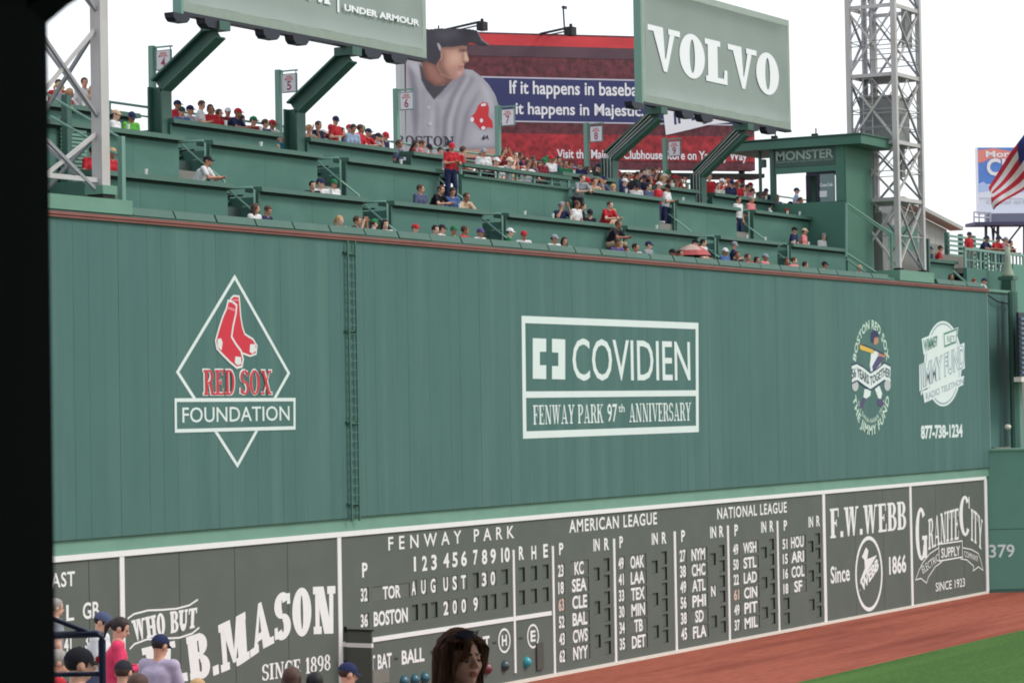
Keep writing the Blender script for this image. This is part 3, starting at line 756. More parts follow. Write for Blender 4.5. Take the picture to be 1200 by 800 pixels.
sheet(sb, 'wrench_shape', C8, [[(325, 362), (340, 328), (348, 340), (344, 370), (376, 356), (384, 376), (352, 412), (334, 452), (330, 486), (318, 478), (320, 442), (336, 400), (334, 372)]], LETTER, lift=.006)
sheet(sb, 'wrench_shape', C8, [[(316, 462), (380, 352), (386, 400), (324, 492)]], SB, lift=.009)
warp(sb, 'WEBB', C8, [(320, 448), (380, 362)], [(326, 486), (384, 402)], LETTER, bold=.05, lift=.011)
T_('G', C8, 512, 553, 196, 374, font='serif', T=.24, t=.08); warp(sb, 'RANITE', C8, [(556, 232), (610, 206), (662, 192)], [(556, 338), (610, 312), (662, 300)], LETTER, 'serif', T=.22, t=.08)
T_('C', C8, 664, 703, 154, 290, font='serif', T=.24, t=.08); warp(sb, 'ITY', C8, [(704, 194), (724, 206), (744, 236)], [(704, 304), (724, 318), (744, 342)], LETTER, 'serif', T=.22, t=.08)
for ln in ([(592, 318), (674, 306), (675, 362), (594, 376)],):
    strip(sb, 'banner_outline', C8, ln, .05, LETTER, closed=True, lift=.007)
strip(sb, 'banner_outline', C8, [(592, 330), (562, 350), (538, 380), (524, 408), (512, 442), (530, 436), (550, 452), (556, 432), (580, 396), (604, 378)], .04, LETTER, lift=.006)
strip(sb, 'banner_outline', C8, [(676, 330), (706, 336), (730, 350), (738, 372), (746, 408), (730, 396), (712, 410), (714, 394), (690, 372), (668, 368)], .04, LETTER, lift=.006)
T_('SUPPLY', C8, 601, 667, 332, 366, bold=.02); warp(sb, 'ELECTRIC', C8, [(532, 396), (590, 350)], [(538, 420), (594, 374)], LETTER, bold=.0); warp(sb, 'COMPANY', C8, [(680, 340), (728, 358)], [(682, 360), (732, 380)], LETTER, bold=.0)
T_('SINCE 1923', C8, 582, 684, 452, 482, bold=.01)
# hinged scoreboard door standing open
dd0 = wx(C6, 92, 580); dz = 2.18
dr = empty('scoreboard_door', (at(404, 760)[0], -0.05, 0), 'grey green scoreboard door standing open with a white stripe across it', 'door')
DXa = at(404, 760)[0]
PQ = atX(*C6(178, 570), DXa); 
dw = 0.75; zt = at(404, 738.5)[2]; zs = at(404, 755)[2]
b = MB(); b.box(DXa, DXa+.06, -dw, -0.03, 0.12, zt); b.build('leaf', mat('door_grey_green', (78, 84, 78), .7), dr)
b = MB(); b.box(DXa-.012, DXa+.0, -dw, -0.03, zs-.05, zs+.05); b.box(DXa, DXa+.06, -dw-.012, -dw, zs-.05, zs+.05); b.build('stripe', WHITE, dr)
b = MB(); b.box(DXa-.03, DXa+.09, -dw-.02, -0.02, zt, zt+.04); b.build('top_edge', BLACK, dr)
b = MB()
for z in (.4, 1.2, 2.0): b.box(DXa-.02, DXa+.02, -.06, 0, z, z+.12)
b.build('hinge', BLACK, dr)

# ================================================================== centre field wall and corner
cdir = np.array([0.56, -0.83]); CF = Plane((SBX1+.3, 0.15, 0), (cdir[0], cdir[1], 0))
cf = empty('centre_field_wall', (SBX1+3, -3, 0), 'low green padded centre field wall marked 379 beyond the scoreboard', 'wall')
cz = CF.ab(1165, 528)[1]
for i in range(10):
    L = 1.95
    for z0, z1 in ((0.12, 2.35), (2.37, cz)):
        b = MB(); p0 = CF.pos(-.2+i*2.0, z0, 0); p1 = CF.pos(-.2+i*2.0+L, z0, 0)
        b.prism([p0, p1, CF.pos(-.2+i*2.0+L, z1, 0), CF.pos(-.2+i*2.0, z1, 0)], CF.n*-.15); b.build('wall_panel', G_PAD, cf)
b = MB(); b.prism([CF.pos(-.3, 0, -.14), CF.pos(21, 0, -.14), CF.pos(21, cz, -.14), CF.pos(-.3, cz, -.14)], CF.n*-.4); b.build('backing', G_UNDER, cf)
b = MB(); b.prism([CF.pos(-.3, 0, .02), CF.pos(21, 0, .02), CF.pos(21, .11, .02), CF.pos(-.3, .11, .02)], CF.n*-.1); b.build('base_strip', G_LIP, cf)
b = MB(); b.prism([CF.pos(-.3, cz, .06), CF.pos(21, cz, .06), CF.pos(21, cz+.07, .06), CF.pos(-.3, cz+.07, .06)], CF.n*-1.6); b.build('top_ledge', G_BAND, cf)
text(cf, '379', K0, 1159, 1189, 638, 653, LETW, plane=CF, lift=.012, bold=.015)
# corner stretch of the upper wall beyond the main face
cw = empty('corner_wall', (101, 0.2, 5), 'short green wall stretch right of the long wall with a cream corner edge', 'wall')
X2 = at(1183, 430, .25)[0]
b = MB(); b.box(X1+.12, X2, .25, 1.2, cz+.1, ZT+.05); b.build('wall_face', G_WALL, cw)
b = MB(); b.box(X1+.0, X1+.12, -.02, 1.2, cz-.1, ZT+.02); b.build('corner_trim', mat('cream_trim', (150, 160, 140), .7), cw)
b = MB(); b.box(X1+.13, X2+.1, .18, 1.2, ZT+.06, ZT+.16); b.build('coping', G_BAND, cw)
b = MB(); b.tube([(X1+.2, .15, ZT+.0), ((X1+X2)/2, .1, ZT-.3), (X2, .1, ZT-.38)], .03); b.build('cable', BLACK, cw)
# ================================================================== seating terrace above the wall
ZF = {'F': 10.62, 'B': 11.75, 'C': 12.92, 'D': 13.50}
YR = {'B': 1.4, 'C': 2.8, 'D': 4.2}
ZC = {'B': 12.47, 'C': 13.66, 'D': 14.30}
ter = empty('seating_terrace', (70, 2, 10.6), 'stepped green seating terrace with long counters on top of the tall wall', 'terrace')
b = MB(); b.box(38, 106, .9, 9, 0, ZF['F']-.3); b.build('terrace_base', CONC, ter)
b = MB(); b.box(38, 99.2, .12, 1.4, ZF['F']-.25, ZF['F']); b.box(38, 106, 1.48, 2.8, ZF['F'], ZF['B']); b.box(38, 106, 2.88, 4.2, ZF['B'], ZF['C']); b.box(38, 106, 4.28, 8, ZF['C'], ZF['D'])
b.build('floor_slab', CONC, ter)
BL = {'B': [(110, 267), (303, 425), (458, 565), (592, 715), (731, 817), (840, 910), (925, 990)],
      'C': [(40, 210), (246, 372), (405, 515), None, (683, 772), (791, 862), (881, 946)],
      'D': [(30, 158), (200, 325), (360, 460), (481, 518), (655, 716), (770, 814), (833, 902)]}
PYT = {'B': 245, 'C': 200, 'D': 170}
XE = {}
for t in 'BCD':
    for i, q in enumerate(BL[t]):
        if q is None: continue
        Y = YR[t]; a = at(q[0], PYT[t], Y)[0]; c = at(q[1], PYT[t], Y)[0]
        XE[(t, i)] = (a, c)
        zf = ZF[{'B': 'F', 'C': 'B', 'D': 'C'}[t]]
        n = max(1, round((c-a)/1.9)); L = (c-a)/n
        for k in range(n):
            b = MB(); b.box(a+k*L+.004, a+(k+1)*L-.004, Y, Y+.08, zf-.02, ZC[t]-.14); b.build('riser_panel', G_TIER, ter)
        b = MB(); b.box(a+.02, c-.02, Y-.03, Y+.08, ZC[t]-.135, ZC[t]-.085); b.build('lip_shade_strip', G_UNDER, ter)  # solid dark strip standing in for the shade under the lip
        b = MB(); b.prism([(a-.06, Y-.16, ZC[t]-.08), (a-.06, Y-.14, ZC[t]+.03), (a-.06, Y+.34, ZC[t]+.05), (a-.06, Y+.34, ZC[t]-.08)], (c-a+.12, 0, 0)); b.build('counter', G_LIP, ter)
        # end posts
        b = MB(); b.box(a-.07, a-.0, Y-.05, Y+.1, zf, ZC[t]-.085); b.build('end_post', G_STEEL, ter)
        b = MB(); b.box(a, a+.08, Y+.1, Y+1.36, zf, ZC[t]-.2); b.build('side_panel', G_TIER, ter); b = MB(); b.box(c-.08, c, Y+.1, Y+1.36, zf, ZC[t]-.2); b.build('side_panel', G_TIER, ter)
# raised platform with an open railing
P0 = at(541, 205, 2.8); P1 = at(667, 222, 2.8)
n = 4; L = (P1[0]-P0[0])/n
for k in range(n):
    b = MB(); b.box(P0[0]+k*L+.004, P0[0]+(k+1)*L-.004, 2.8, 2.88, ZF['B'], P0[2]-.05); b.build('riser_panel', G_TIER, ter)
b = MB(); b.box(P0[0], P1[0], 2.72, 4.2, P0[2]-.05, P0[2]+.02); b.build('platform_edge', G_LIP, ter)
ZPL = P0[2]
rl = empty('platform_railing', (P0[0], 2.8, ZPL), 'green open railing with square balusters along the wheelchair platform', 'railing')
ZRT = at(544, 191, 2.8)[2]
b = MB(); b.box(P0[0], P1[0], 2.7, 2.95, ZRT-.1, ZRT); b.build('top_rail', G_LIP, rl)
nb = 7
for k in range(nb):
    x = P0[0]+(P1[0]-P0[0])*k/(nb-1); b = MB(); b.box(x-.04, x+.04, 2.8, 2.86, ZPL+.02, ZRT-.1); b.build('baluster', G_RAIL, rl)
b = MB(); b.box(P0[0], P1[0], 2.82, 2.84, ZPL+.12, ZPL+.15); b.box(P0[0], P1[0], 2.82, 2.84, ZPL+.28, ZPL+.3); b.build('mid_rail', G_RAIL, rl)
# steps in the aisles, handrails, seats
ais = [(XE[('B', i)][1], XE[('B', i+1)][0]) for i in range(6)]
lm = ['far left', 'second from left', 'third from left', 'fourth from left', 'fifth from left', 'rightmost']
for i, (a, c) in enumerate(ais):
    st = empty('aisle_steps', (a, .8, ZF['F']), 'green aisle steps, %s flight between the counters' % lm[i], 'steps', 'aisle step flights')
    for t, base in (('F', .45), ('B', 1.9), ('C', 3.3)):
        for k in range(3):
            b = MB(); y = base+k*.32; b.box(a+.08, c-.08, y, base+.95+(.0 if t != 'F' else 0), ZF[t]+k*.29, ZF[t]+(k+1)*.29-.002); b.build('step', mat('step_dark_green', (66, 84, 78), .8), st)
    for t, low in (('C', 'B'), ('B', 'F')):
        Y = YR[t]; X = c-.16; zt = ZC[t]+.02
        hr = empty('handrail', (X, Y, ZF[low]), 'green pipe handrail of the %s aisle, %s flight' % (lm[i], 'upper' if t == 'C' else 'lower'), 'handrail', 'aisle handrails')
        b = MB(); b.tube([(X, Y, ZF[low]), (X, Y, zt-.06), (X, Y+.07, zt), (X, Y+.75, zt), (X, Y+.70, zt-.06), (X, Y-.55, zt-1.0), (X, Y-.55, ZF[low])], .028, 6); b.build('pipe', G_RAIL, hr, smooth=True)
        b = MB(); b.tube([(X, Y, zt-.45), (X, Y+.35, zt-.45)], .02, 6); b.build('cross_pipe', G_RAIL, hr)
def seat(loc, label):
    r = empty('stadium_chair', loc, label, 'seat', 'green stadium seats by the aisles')
    x, y, z = loc
    b = MB()
    for k in range(5): b.box(x-.23, x+.23, y+.22+k*.012, y+.25+k*.012, z+.5+k*.075, z+.56+k*.075)
    b.build('backrest', G_SEAT, r)
    b = MB(); b.prism([(x-.23, y-.2, z+.42), (x-.23, y+.2, z+.4), (x-.23, y+.2, z+.45), (x-.23, y-.2, z+.47)], (.46, 0, 0)); b.build('seat_pan', G_SEAT, r)
    for s in (-.25, .25):
        b = MB(); b.box(x+s-.02, x+s+.02, y-.18, y+.26, z+.6, z+.64); b.box(x+s-.02, x+s+.02, y+.2, y+.25, z, z+.62); b.box(x+s-.02, x+s+.02, y-.05, y+.0, z, z+.42); b.build('side_frame', BLACK, r)
for i, (a, c) in enumerate(ais[:5]):
    for t in 'BC':
        if t == 'C' and i in (2, 3): continue
        for k in range(2):
            seat((c-.35-k*.0+k*.55, YR[t]+.95, ZF[t]), '%s green slatted seat in the %s row at the %s aisle' % ('aisle side' if k == 0 else 'inner', 'third' if t == 'C' else 'second', lm[i]))
# back railing of the top deck
brl = empty('terrace_railing', (70, 6.1, ZF['D']), 'long thin green pipe railing along the back of the top deck', 'railing')
for dz in (1.14, 1.38):
    b = MB(); b.tube([(38, 6.1, ZF['D']+dz), (104, 6.1, ZF['D']+dz)], .025 if dz < 1.3 else .035, 6); b.build('rail', G_RAIL, brl)
x = 39
while x < 104:
    b = MB(); b.box(x-.03, x+.03, 6.07, 6.13, ZF['D'], ZF['D']+1.36); b.build('rail_post', G_RAIL, brl); x += 1.9

# ------------------------------------------------------------------ section signs on posts
SIGNW = mat('section_sign_white', (206, 208, 212), .6); SIGNR = mat('sign_red_print', (196, 60, 70), .6); SIGNN = mat('sign_maroon_number', (150, 60, 92), .6)
for px, py, num in ((177, 54, '4'), (325, 82, '5'), (463, 104, '6'), (582, 124, '7'), (686, 144, '8'), (778, 162, '9')):
    P = at(px+1, py, 6.0); X = P[0]; ZT_ = P[2]
    r = empty('section_sign', (X, 6.0, ZF['D']), {'4': 'white section sign half hidden behind the leftmost slanted beam', '5': 'white section sign marked five, left of the second slanted beam', '6': 'white section sign marked six before the jersey of the printed ballplayer', '7': 'white section sign marked seven at the red sock print', '8': 'white section sign marked eight left of the third slanted beam', '9': 'white section sign marked nine between the last two beams'}[num], 'sign', 'section signs on the top deck')
    b = MB(); b.box(X-.07, X+.07, 5.93, 6.07, ZF['D'], ZT_); b.build('post', G_RAIL, r)
    b = MB(); b.box(X-.02, X+.02, 5.37, 5.95, ZT_-.07, ZT_-.03); b.box(X-.012, X+.012, 5.85, 5.87, ZT_-.15, ZT_-.05); b.box(X-.012, X+.012, 5.42, 5.44, ZT_-.15, ZT_-.05); b.build('arm', G_RAIL, r)
    b = MB(); b.box(X-.025, X+.025, 5.40, 5.86, ZT_-.64, ZT_-.13); bd = b.build('sign_frame', mat('sign_grey_frame', (110, 128, 134), .6), r)
    b = MB(); b.box(X-.032, X+.032, 5.425, 5.835, ZT_-.615, ZT_-.155); b.build('sign_board', SIGNW, bd)
    pl = Plane((X-.032, 5.84, ZT_-.62), (0, -1, 0))
    letter_mesh('number', sans_uv(num, .02), [(.135, .29), (.275, .29)], [(.135, .05), (.275, .05)], SIGNN, bd, pl, .004)
    letter_mesh('lettering', sans_uv('GREEN', .02), [(.11, .43), (.3, .43)], [(.11, .38), (.3, .38)], SIGNR, bd, pl, .004)
    letter_mesh('lettering', sans_uv('MONSTER', .02), [(.07, .365), (.34, .365)], [(.07, .31), (.34, .31)], SIGNR, bd, pl, .004)

# ------------------------------------------------------------------ big cantilevered sign boards
def ibeam(mb, p, q, w, h, up):
    """I section: two flanges and a web from p to q; flanges separated along up"""
    p = np.array(p, float); q = np.array(q, float); up = np.array(up, float)
    d = q-p; d /= np.linalg.norm(d); up = up-d*(up @ d); up /= np.linalg.norm(up)
    for s in (-1, 1): mb.bar(p+up*s*h/2, q+up*s*h/2, w, .05, up)
    mb.bar(p, q, .05, h-.05, up)
YB = 2.6
def big_board(name, label, blx, bly, brx, bry, ht, cols, lamps, lettering):
    A = at(blx, bly, YB); B = at(brx, bry, YB); z0 = (A[2]+B[2])/2; z1 = z0+ht; x0, x1 = A[0], B[0]
    r = empty(name, ((x0+x1)/2, 4.4, ZF['D']), label, 'sign')
    b = MB(); b.box(x0+.03, x1-.03, YB+.12, YB+.22, z0+.03, z1-.03); b.build('box_frame', G_STEEL, r)
    # tarp: raised rim, sloping border, flat middle
    i1, i2 = .22, .42
    def rect(i, y): return [(x0+i, y, z0+i), (x1-i, y, z0+i), (x1-i, y, z1-i), (x0+i, y, z1-i)]
    v = rect(0, YB)+rect(i1, YB-.02); f = [(k, (k+1) % 4, 4+(k+1) % 4, 4+k) for k in range(4)]
    b = MB(); b.add(v, f); v2 = rect(0, YB)+rect(0, YB+.14); b.add(v2, f); b.build('tarp_border', TARPB, r)
    # sagging middle sheet as a grid
    nx, nz = 28, 18; b = MB()
    for j in range(nz+1):
        for i in range(nx+1):
            u, v_ = i/nx, j/nz; e = min(u, 1-u, )*((x1-x0)/2.0); e2 = min(v_, 1-v_)*(ht/2.0)
            s = .10*(1-math.exp(-9*min(e, 9)))*(1-math.exp(-9*e2))
            b.v.append((x0+i1+(x1-x0-2*i1)*u, YB-.02+s+.006*math.sin(u*31+v_*9), z0+i1+(ht-2*i1)*v_))
    for j in range(nz):
        for i in range(nx): k = j*(nx+1)+i; b.f.append((k, k+1, k+nx+2, k+nx+1)); b.m.append(0)
    b.build('tarp', TARP, r, smooth=True)
    b = MB(); b.box(x0-.05, x1+.05, YB-.0, YB+.24, z0-.08, z0-.004); b.build('bottom_beam', LAMPD, r)
    b = MB(); b.box(x0-.09, x0-.004, YB-.03, YB+.22, z0-.08, z1); b.build('side_trim', G_RAIL, r)
    pl = Plane((0, YB+.062, 0), (1, 0, 0))
    for px0, py0, px1, py1, K in lamps:
        c = at(*K((px0+px1)/2, (py0+py1)/2), YB-.15); wd = abs(at(*K(px1, py0), YB)[0]-at(*K(px0, py0), YB)[0])
        wd = min(max(wd*.85, .45), .9)
        b = MB(); X = c[0]; zz = z0-.085
        b.prism([(X-wd/2, YB-.1, zz), (X+wd/2, YB-.1, zz), (X+wd/2*.9, YB-.1, zz-.12), (X+wd*.3, YB-.1, zz-.2), (X-wd*.3, YB-.1, zz-.2), (X-wd/2*.9, YB-.1, zz-.12)], (0, .26, 0)); b.build('lamp_housing', LAMPD, r)
    for (bx_, by_), (tx, ty), X in cols:
        bz = atX(bx_, by_, X); tp = atX(tx, ty, X)
        b = MB(); yb = 4.42
        ibeam(b, (X, yb, ZF['D']-1.1), (X, yb, bz[2]), .40, .38, (0, 1, 0)); b.build('column', G_STEEL, r)
        b = MB(); ibeam(b, (X, yb, bz[2]), (X, YB+.1, z0-.30), .40, .38, (0, .7, -.7)); b.build('slanted_beam', G_STEEL, r)
        if bx_ > 600:
            for q_ in range(3):
                b = MB(); o_ = X-.21; dy = .14-.11*q_; b.tube([(o_, yb-dy, ZF['D']-.2), (o_, yb-dy, bz[2]), (o_, YB+.25-dy*.6, z0-.32-dy*.8)], .014, 5); b.build('conduit', TOWER, r)
        b = MB(); b.box(X-.22, X+.22, YB-.15, YB+.42, z0-.30, z0-.085); b.build('knee_plate', G_STEEL, r)
    lettering(r, pl)
    return r
KU = crop(200, 0, 4); KV = crop(730, 0, 5)
SGW = mat('board_letter_white', (226, 228, 232), .6)
def let_ua(r, pl):
    text(r, 'UNDER ARMOUR', KU, 806, 1158, 20, 51, SGW, plane=pl, bold=.04, lift=.055)
    text(r, '|', KU, 780, 790, -22, 38, SGW, plane=pl, bold=.01, lift=.006)
    sheet(r, 'mark_fragment', KU, [[(690, -12), (712, -8), (704, 14), (688, 10)], [(720, -6), (736, -2), (748, 24), (716, 18)], [(636, -14), (656, -10), (652, 4), (636, 0)]], SGW, plane=pl, lift=.02)
def let_vo(r, pl):
    text(r, 'VOLVO', KV, 146, 912, 142, 400, SGW, 'serif', plane=pl, T=.31, t=.13, lift=.006)
BHT = at(925, 25, YB)[2]-at(927, 153, YB)[2]
big_board('stadium_sign_board', 'pale green sign board reading UNDER ARMOUR on two slanted green beams', 214, 14, 500, 68, BHT,
          [((190, 102), (258, 36), at(188, 130, 4.4)[0]), ((346, 128), (412, 62), at(346, 150, 4.4)[0])],
          [(12, 30, 108, 88, KU), (160, 85, 262, 112, KU), (435, 140, 530, 190, KU), (575, 165, 665, 212, KU), (910, 235, 1005, 262, KU), (1035, 250, 1125, 280, KU)], let_ua)
big_board('stadium_sign_board', 'pale green sign board reading VOLVO in big white slab letters', 753, 118, 927, 153, BHT,
          [((714, 185), (770, 128), at(715, 195, 4.4)[0]), ((815, 205), (868, 150), at(819, 213, 4.4)[0])],
          [(50, 575, 150, 630, KV), (340, 650, 440, 695, KV), (460, 670, 545, 715, KV), (750, 725, 815, 760, KV), (840, 740, 915, 770, KV)], let_vo)

# ------------------------------------------------------------------ far billboard with ballplayer
dB = np.array([math.cos(R_(-42.0)), math.sin(R_(-42.0)), 0]); OB = atd(600, 190, 104)
PB = Plane(OB, dB)
KP = crop(460, 20, 3.6375)
bb = empty('billboard', (OB[0], OB[1], 9.0), 'wide red and navy billboard with a ballplayer in grey behind the terrace', 'billboard')
cTL = PB.ab(497, 33.5); cTR = PB.ab(746, 45); cBR = PB.ab(885, 200); cBL = PB.ab(589, 182)
aL = PB.ab(474, 100)[0]; aR = cBR[0]
top_b = (cTL[1]+cTR[1])/2; bot_b = cBR[1]+.0; bot_b = min(cBL[1], cBR[1])
def pbox(r, name, m, a0, a1, b0, b1, l0, l1):
    q = MB(); q.prism([PB.pos(a0, b0, l1), PB.pos(a1, b0, l1), PB.pos(a1, b1, l1), PB.pos(a0, b1, l1)], PB.n*(l0-l1)); return q.build(name, m, r)
P_RED = mat('print_red_crowd', (160, 44, 52), .5, .7, (4, 4, 4), detail=10); P_RED2 = mat('print_bright_red', (204, 60, 66), .5, .18, (.6, .6, 2)); P_MAR = mat('print_maroon', (100, 48, 56), .5, .7, (4, 4, 4), detail=10)
P_GRAYR = mat('print_smoky_plum', (92, 66, 76), .5, .2, (1, 1, 1)); P_NAVY = mat('print_navy', (52, 56, 104), .5, .05, (1, 1, 1))
P_LINE = mat('print_pale_line', (196, 190, 204), .5); P_TXT = mat('print_white_text', (232, 230, 236), .5)
pbox(bb, 'panel', P_MAR, aL, aR, bot_b, top_b, -.5, 0.0)
pbox(bb, 'frame_edge', mat('billboard_pale_edge', (170, 176, 180), .6), aL-.16, aL-.0, bot_b-.4, PB.ab(474, 70)[1], -.6, .03)
def band(name, m, y0, y1, x0=575, lift=.01):
    """printed band; y0,y1 = pixel rows at px 700"""
    za = PB.ab(700, y0)[1]; zb = PB.ab(700, y1)[1]; q = MB()
    a0 = PB.ab(x0, 100)[0]
    q.add([PB.pos(a0, zb, lift), PB.pos(aR-.02, zb, lift), PB.pos(aR-.02, za, lift), PB.pos(a0, za, lift)], [(0, 1, 2, 3)]); return q.build(name, m, bb)
zt_px = 43
band('printed_band', P_RED2, 43.6, 56, 497, .012); band('printed_band', P_GRAYR, 56, 69, 497, .011)
band('printed_band', P_NAVY, 94, 143.5, 560, .014); band('printed_line', P_LINE, 92.5, 94.2, 560, .016); band('printed_line', P_LINE, 143.2, 144.8, 560, .016)
band('printed_band', P_RED, 158, 188, 583, .012)
q_ = dict(plane=PB, bold=.02, lift=.025)
text(bb, 'If it happens in baseball,', K5, 147, 748, 378, 440, P_TXT, prefix='If it happens in baseba', **q_)
text(bb, 'it happens in Majestic.', K5, 176, 762, 480, 536, P_TXT, prefix='it happens in Majestic', **q_)
text(bb, 'Visit the Majestic Clubhouse Store on Yawkey Way', K0, 652.5, 875, 175, 185.5, P_TXT, **q_)
J1 = mat('print_jersey_grey', (168, 166, 176), .5, .05, (.8, .8, .8)); J2 = mat('print_jersey_fold', (146, 143, 154), .5, .05, (1, 1, 1)); J3 = mat('print_jersey_light', (186, 184, 192), .5)
CAPD = mat('print_dark_cap', (50, 46, 58), .5, .1, (2, 2, 2)); FACE = mat('print_face', (206, 160, 144), .5, .05, (1.5, 1.5, 1.5)); FACED = mat('print_face_dark', (164, 112, 100), .5, .05, (2, 2, 2)); UND = mat('print_undershirt', (62, 58, 68), .5)

# the printed ballplayer: a soft toned flat print, coloured per vertex like ink on the sheet
def soft_print(parent, name, K, x0, y0, x1, y1, step, base, silhouette, layers, plane, lift):
    gx = np.arange(x0, x1+step, step); gy = np.arange(y0, y1+step, step); X, Y = np.meshgrid(gx, gy)
    def mask(poly):
        P = np.array(poly, float); m = np.zeros(X.shape, bool); n = len(P)
        for i in range(n):
            (xa, ya), (xb, yb) = P[i], P[(i+1) % n]
            if ya == yb: continue
            cnd = ((ya > Y) != (yb > Y)) & (X < (xb-xa)*(Y-ya)/(yb-ya)+xa); m ^= cnd
        return m.astype(float)
    def blur(m, s):
        s = s/step
        if s < .3: return m
        r = int(3*s)+1; k = np.exp(-.5*(np.arange(-r, r+1)/s)**2); k /= k.sum()
        q = np.pad(m, r, mode='edge')
        q = np.apply_along_axis(lambda v: np.convolve(v, k, 'valid'), 0, q); return np.apply_along_axis(lambda v: np.convolve(v, k, 'valid'), 1, q)
    C = np.zeros(X.shape+(3,)); C[:] = lin(base)
    for poly, col, sg, al in layers:
        m = (blur(mask(poly), sg)*al)[..., None]; C = C*(1-m)+np.array(lin(col))*m
    sil = np.zeros(X.shape)
    for pl in silhouette: sil = np.maximum(sil, blur(mask(pl), 2.0))
    px, py = K(X, Y)
    D = F_[None, None]+RR*((px-600)/FPX)[..., None]-UU*((py-400)/FPX)[..., None]
    t = ((plane.O-CAM) @ plane.n)/(D @ plane.n); P = CAM+D*t[..., None]+plane.n*lift
    ny, nx = X.shape; idx = np.arange(nx*ny).reshape(ny, nx)
    q = np.stack([idx[:-1, :-1], idx[:-1, 1:], idx[1:, 1:], idx[1:, :-1]], -1); keep = (sil[:-1, :-1]+sil[1:, 1:])/2 > .5
    F = q[keep]; used = np.unique(F); mp = -np.ones(nx*ny, int); mp[used] = np.arange(len(used))
    V = P.reshape(-1, 3)[used]-wloc[parent.name]; cc = C.reshape(-1, 3)[used]
    me = bpy.data.meshes.new(name); me.from_pydata(V.tolist(), [], mp[F].tolist())
    at_ = me.color_attributes.new('ink', 'FLOAT_COLOR', 'POINT'); at_.data.foreach_set('color', np.hstack([cc, np.ones((len(cc), 1))]).ravel())
    m = bpy.data.materials.new('printed_ink'); m.use_nodes = True; n = m.node_tree.nodes; a = n.new('ShaderNodeVertexColor'); a.layer_name = 'ink'
    m.node_tree.links.new(a.outputs[0], n['Principled BSDF'].inputs['Base Color']); n['Principled BSDF'].inputs['Roughness'].default_value = .5
    me.materials.append(m); o = bpy.data.objects.new(name, me); reg(o, name, parent); return o
JG = (170, 168, 177); JD = (112, 108, 122); JL = (196, 194, 202); SKN = (194, 146, 128); SKD = (118, 76, 66); SKL = (222, 182, 162); CP = (52, 48, 60)
jersey = [(56, 180), (118, 188), (150, 260), (250, 265), (305, 222), (340, 226), (380, 256), (412, 292), (438, 334), (452, 380), (460, 470), (464, 612), (350, 600), (200, 600), (56, 600)]
capp = [(150, 54), (200, 50), (300, 51), (340, 54), (362, 60), (374, 84), (390, 104), (414, 120), (388, 125), (330, 108), (316, 120), (262, 128), (206, 130), (204, 176), (184, 206), (146, 190)]
headp = [(200, 120), (318, 124), (316, 150), (326, 186), (322, 194), (309, 197), (305, 206), (303, 212), (305, 219), (300, 238), (278, 262), (246, 266), (206, 250), (186, 208)]
neck = [(118, 186), (204, 180), (262, 262), (238, 286), (182, 296), (138, 262)]
LY = [(jersey, JG, 0, 1)]
for pl, al in (([(62, 200), (92, 236), (108, 320), (112, 430), (96, 560), (82, 420), (76, 300)], .8), ([(298, 242), (316, 252), (262, 350), (234, 450), (228, 590), (206, 590), (214, 430), (250, 330)], .8), ([(336, 252), (350, 264), (300, 345), (276, 430), (262, 590), (248, 590), (254, 420), (290, 320)], .7), ([(356, 330), (378, 306), (332, 400), (300, 540), (280, 560), (306, 410)], .6), ([(184, 350), (196, 380), (202, 460), (190, 560), (178, 470)], .5), ([(128, 310), (134, 310), (132, 600), (124, 600)], .6), ([(150, 352), (158, 352), (150, 600), (144, 600)], .4), ([(430, 340), (458, 400), (462, 610), (440, 610), (440, 430)], .45), ([(300, 560), (460, 552), (460, 566), (310, 582)], .8), ([(250, 270), (300, 226), (310, 236), (262, 300), (200, 352), (186, 340)], .5)):
    LY.append((pl, JD, 7, al))
for pl, al in (([(318, 262), (330, 262), (282, 350), (252, 450), (246, 560), (236, 560), (240, 440), (268, 350)], .8), ([(372, 268), (414, 320), (436, 390), (420, 420), (390, 340)], .7), ([(66, 190), (110, 200), (116, 260), (92, 230)], .6), ([(160, 400), (176, 400), (172, 580), (158, 580)], .5), ([(340, 480), (420, 490), (420, 540), (330, 540)], .5)):
    LY.append((pl, JL, 8, al))
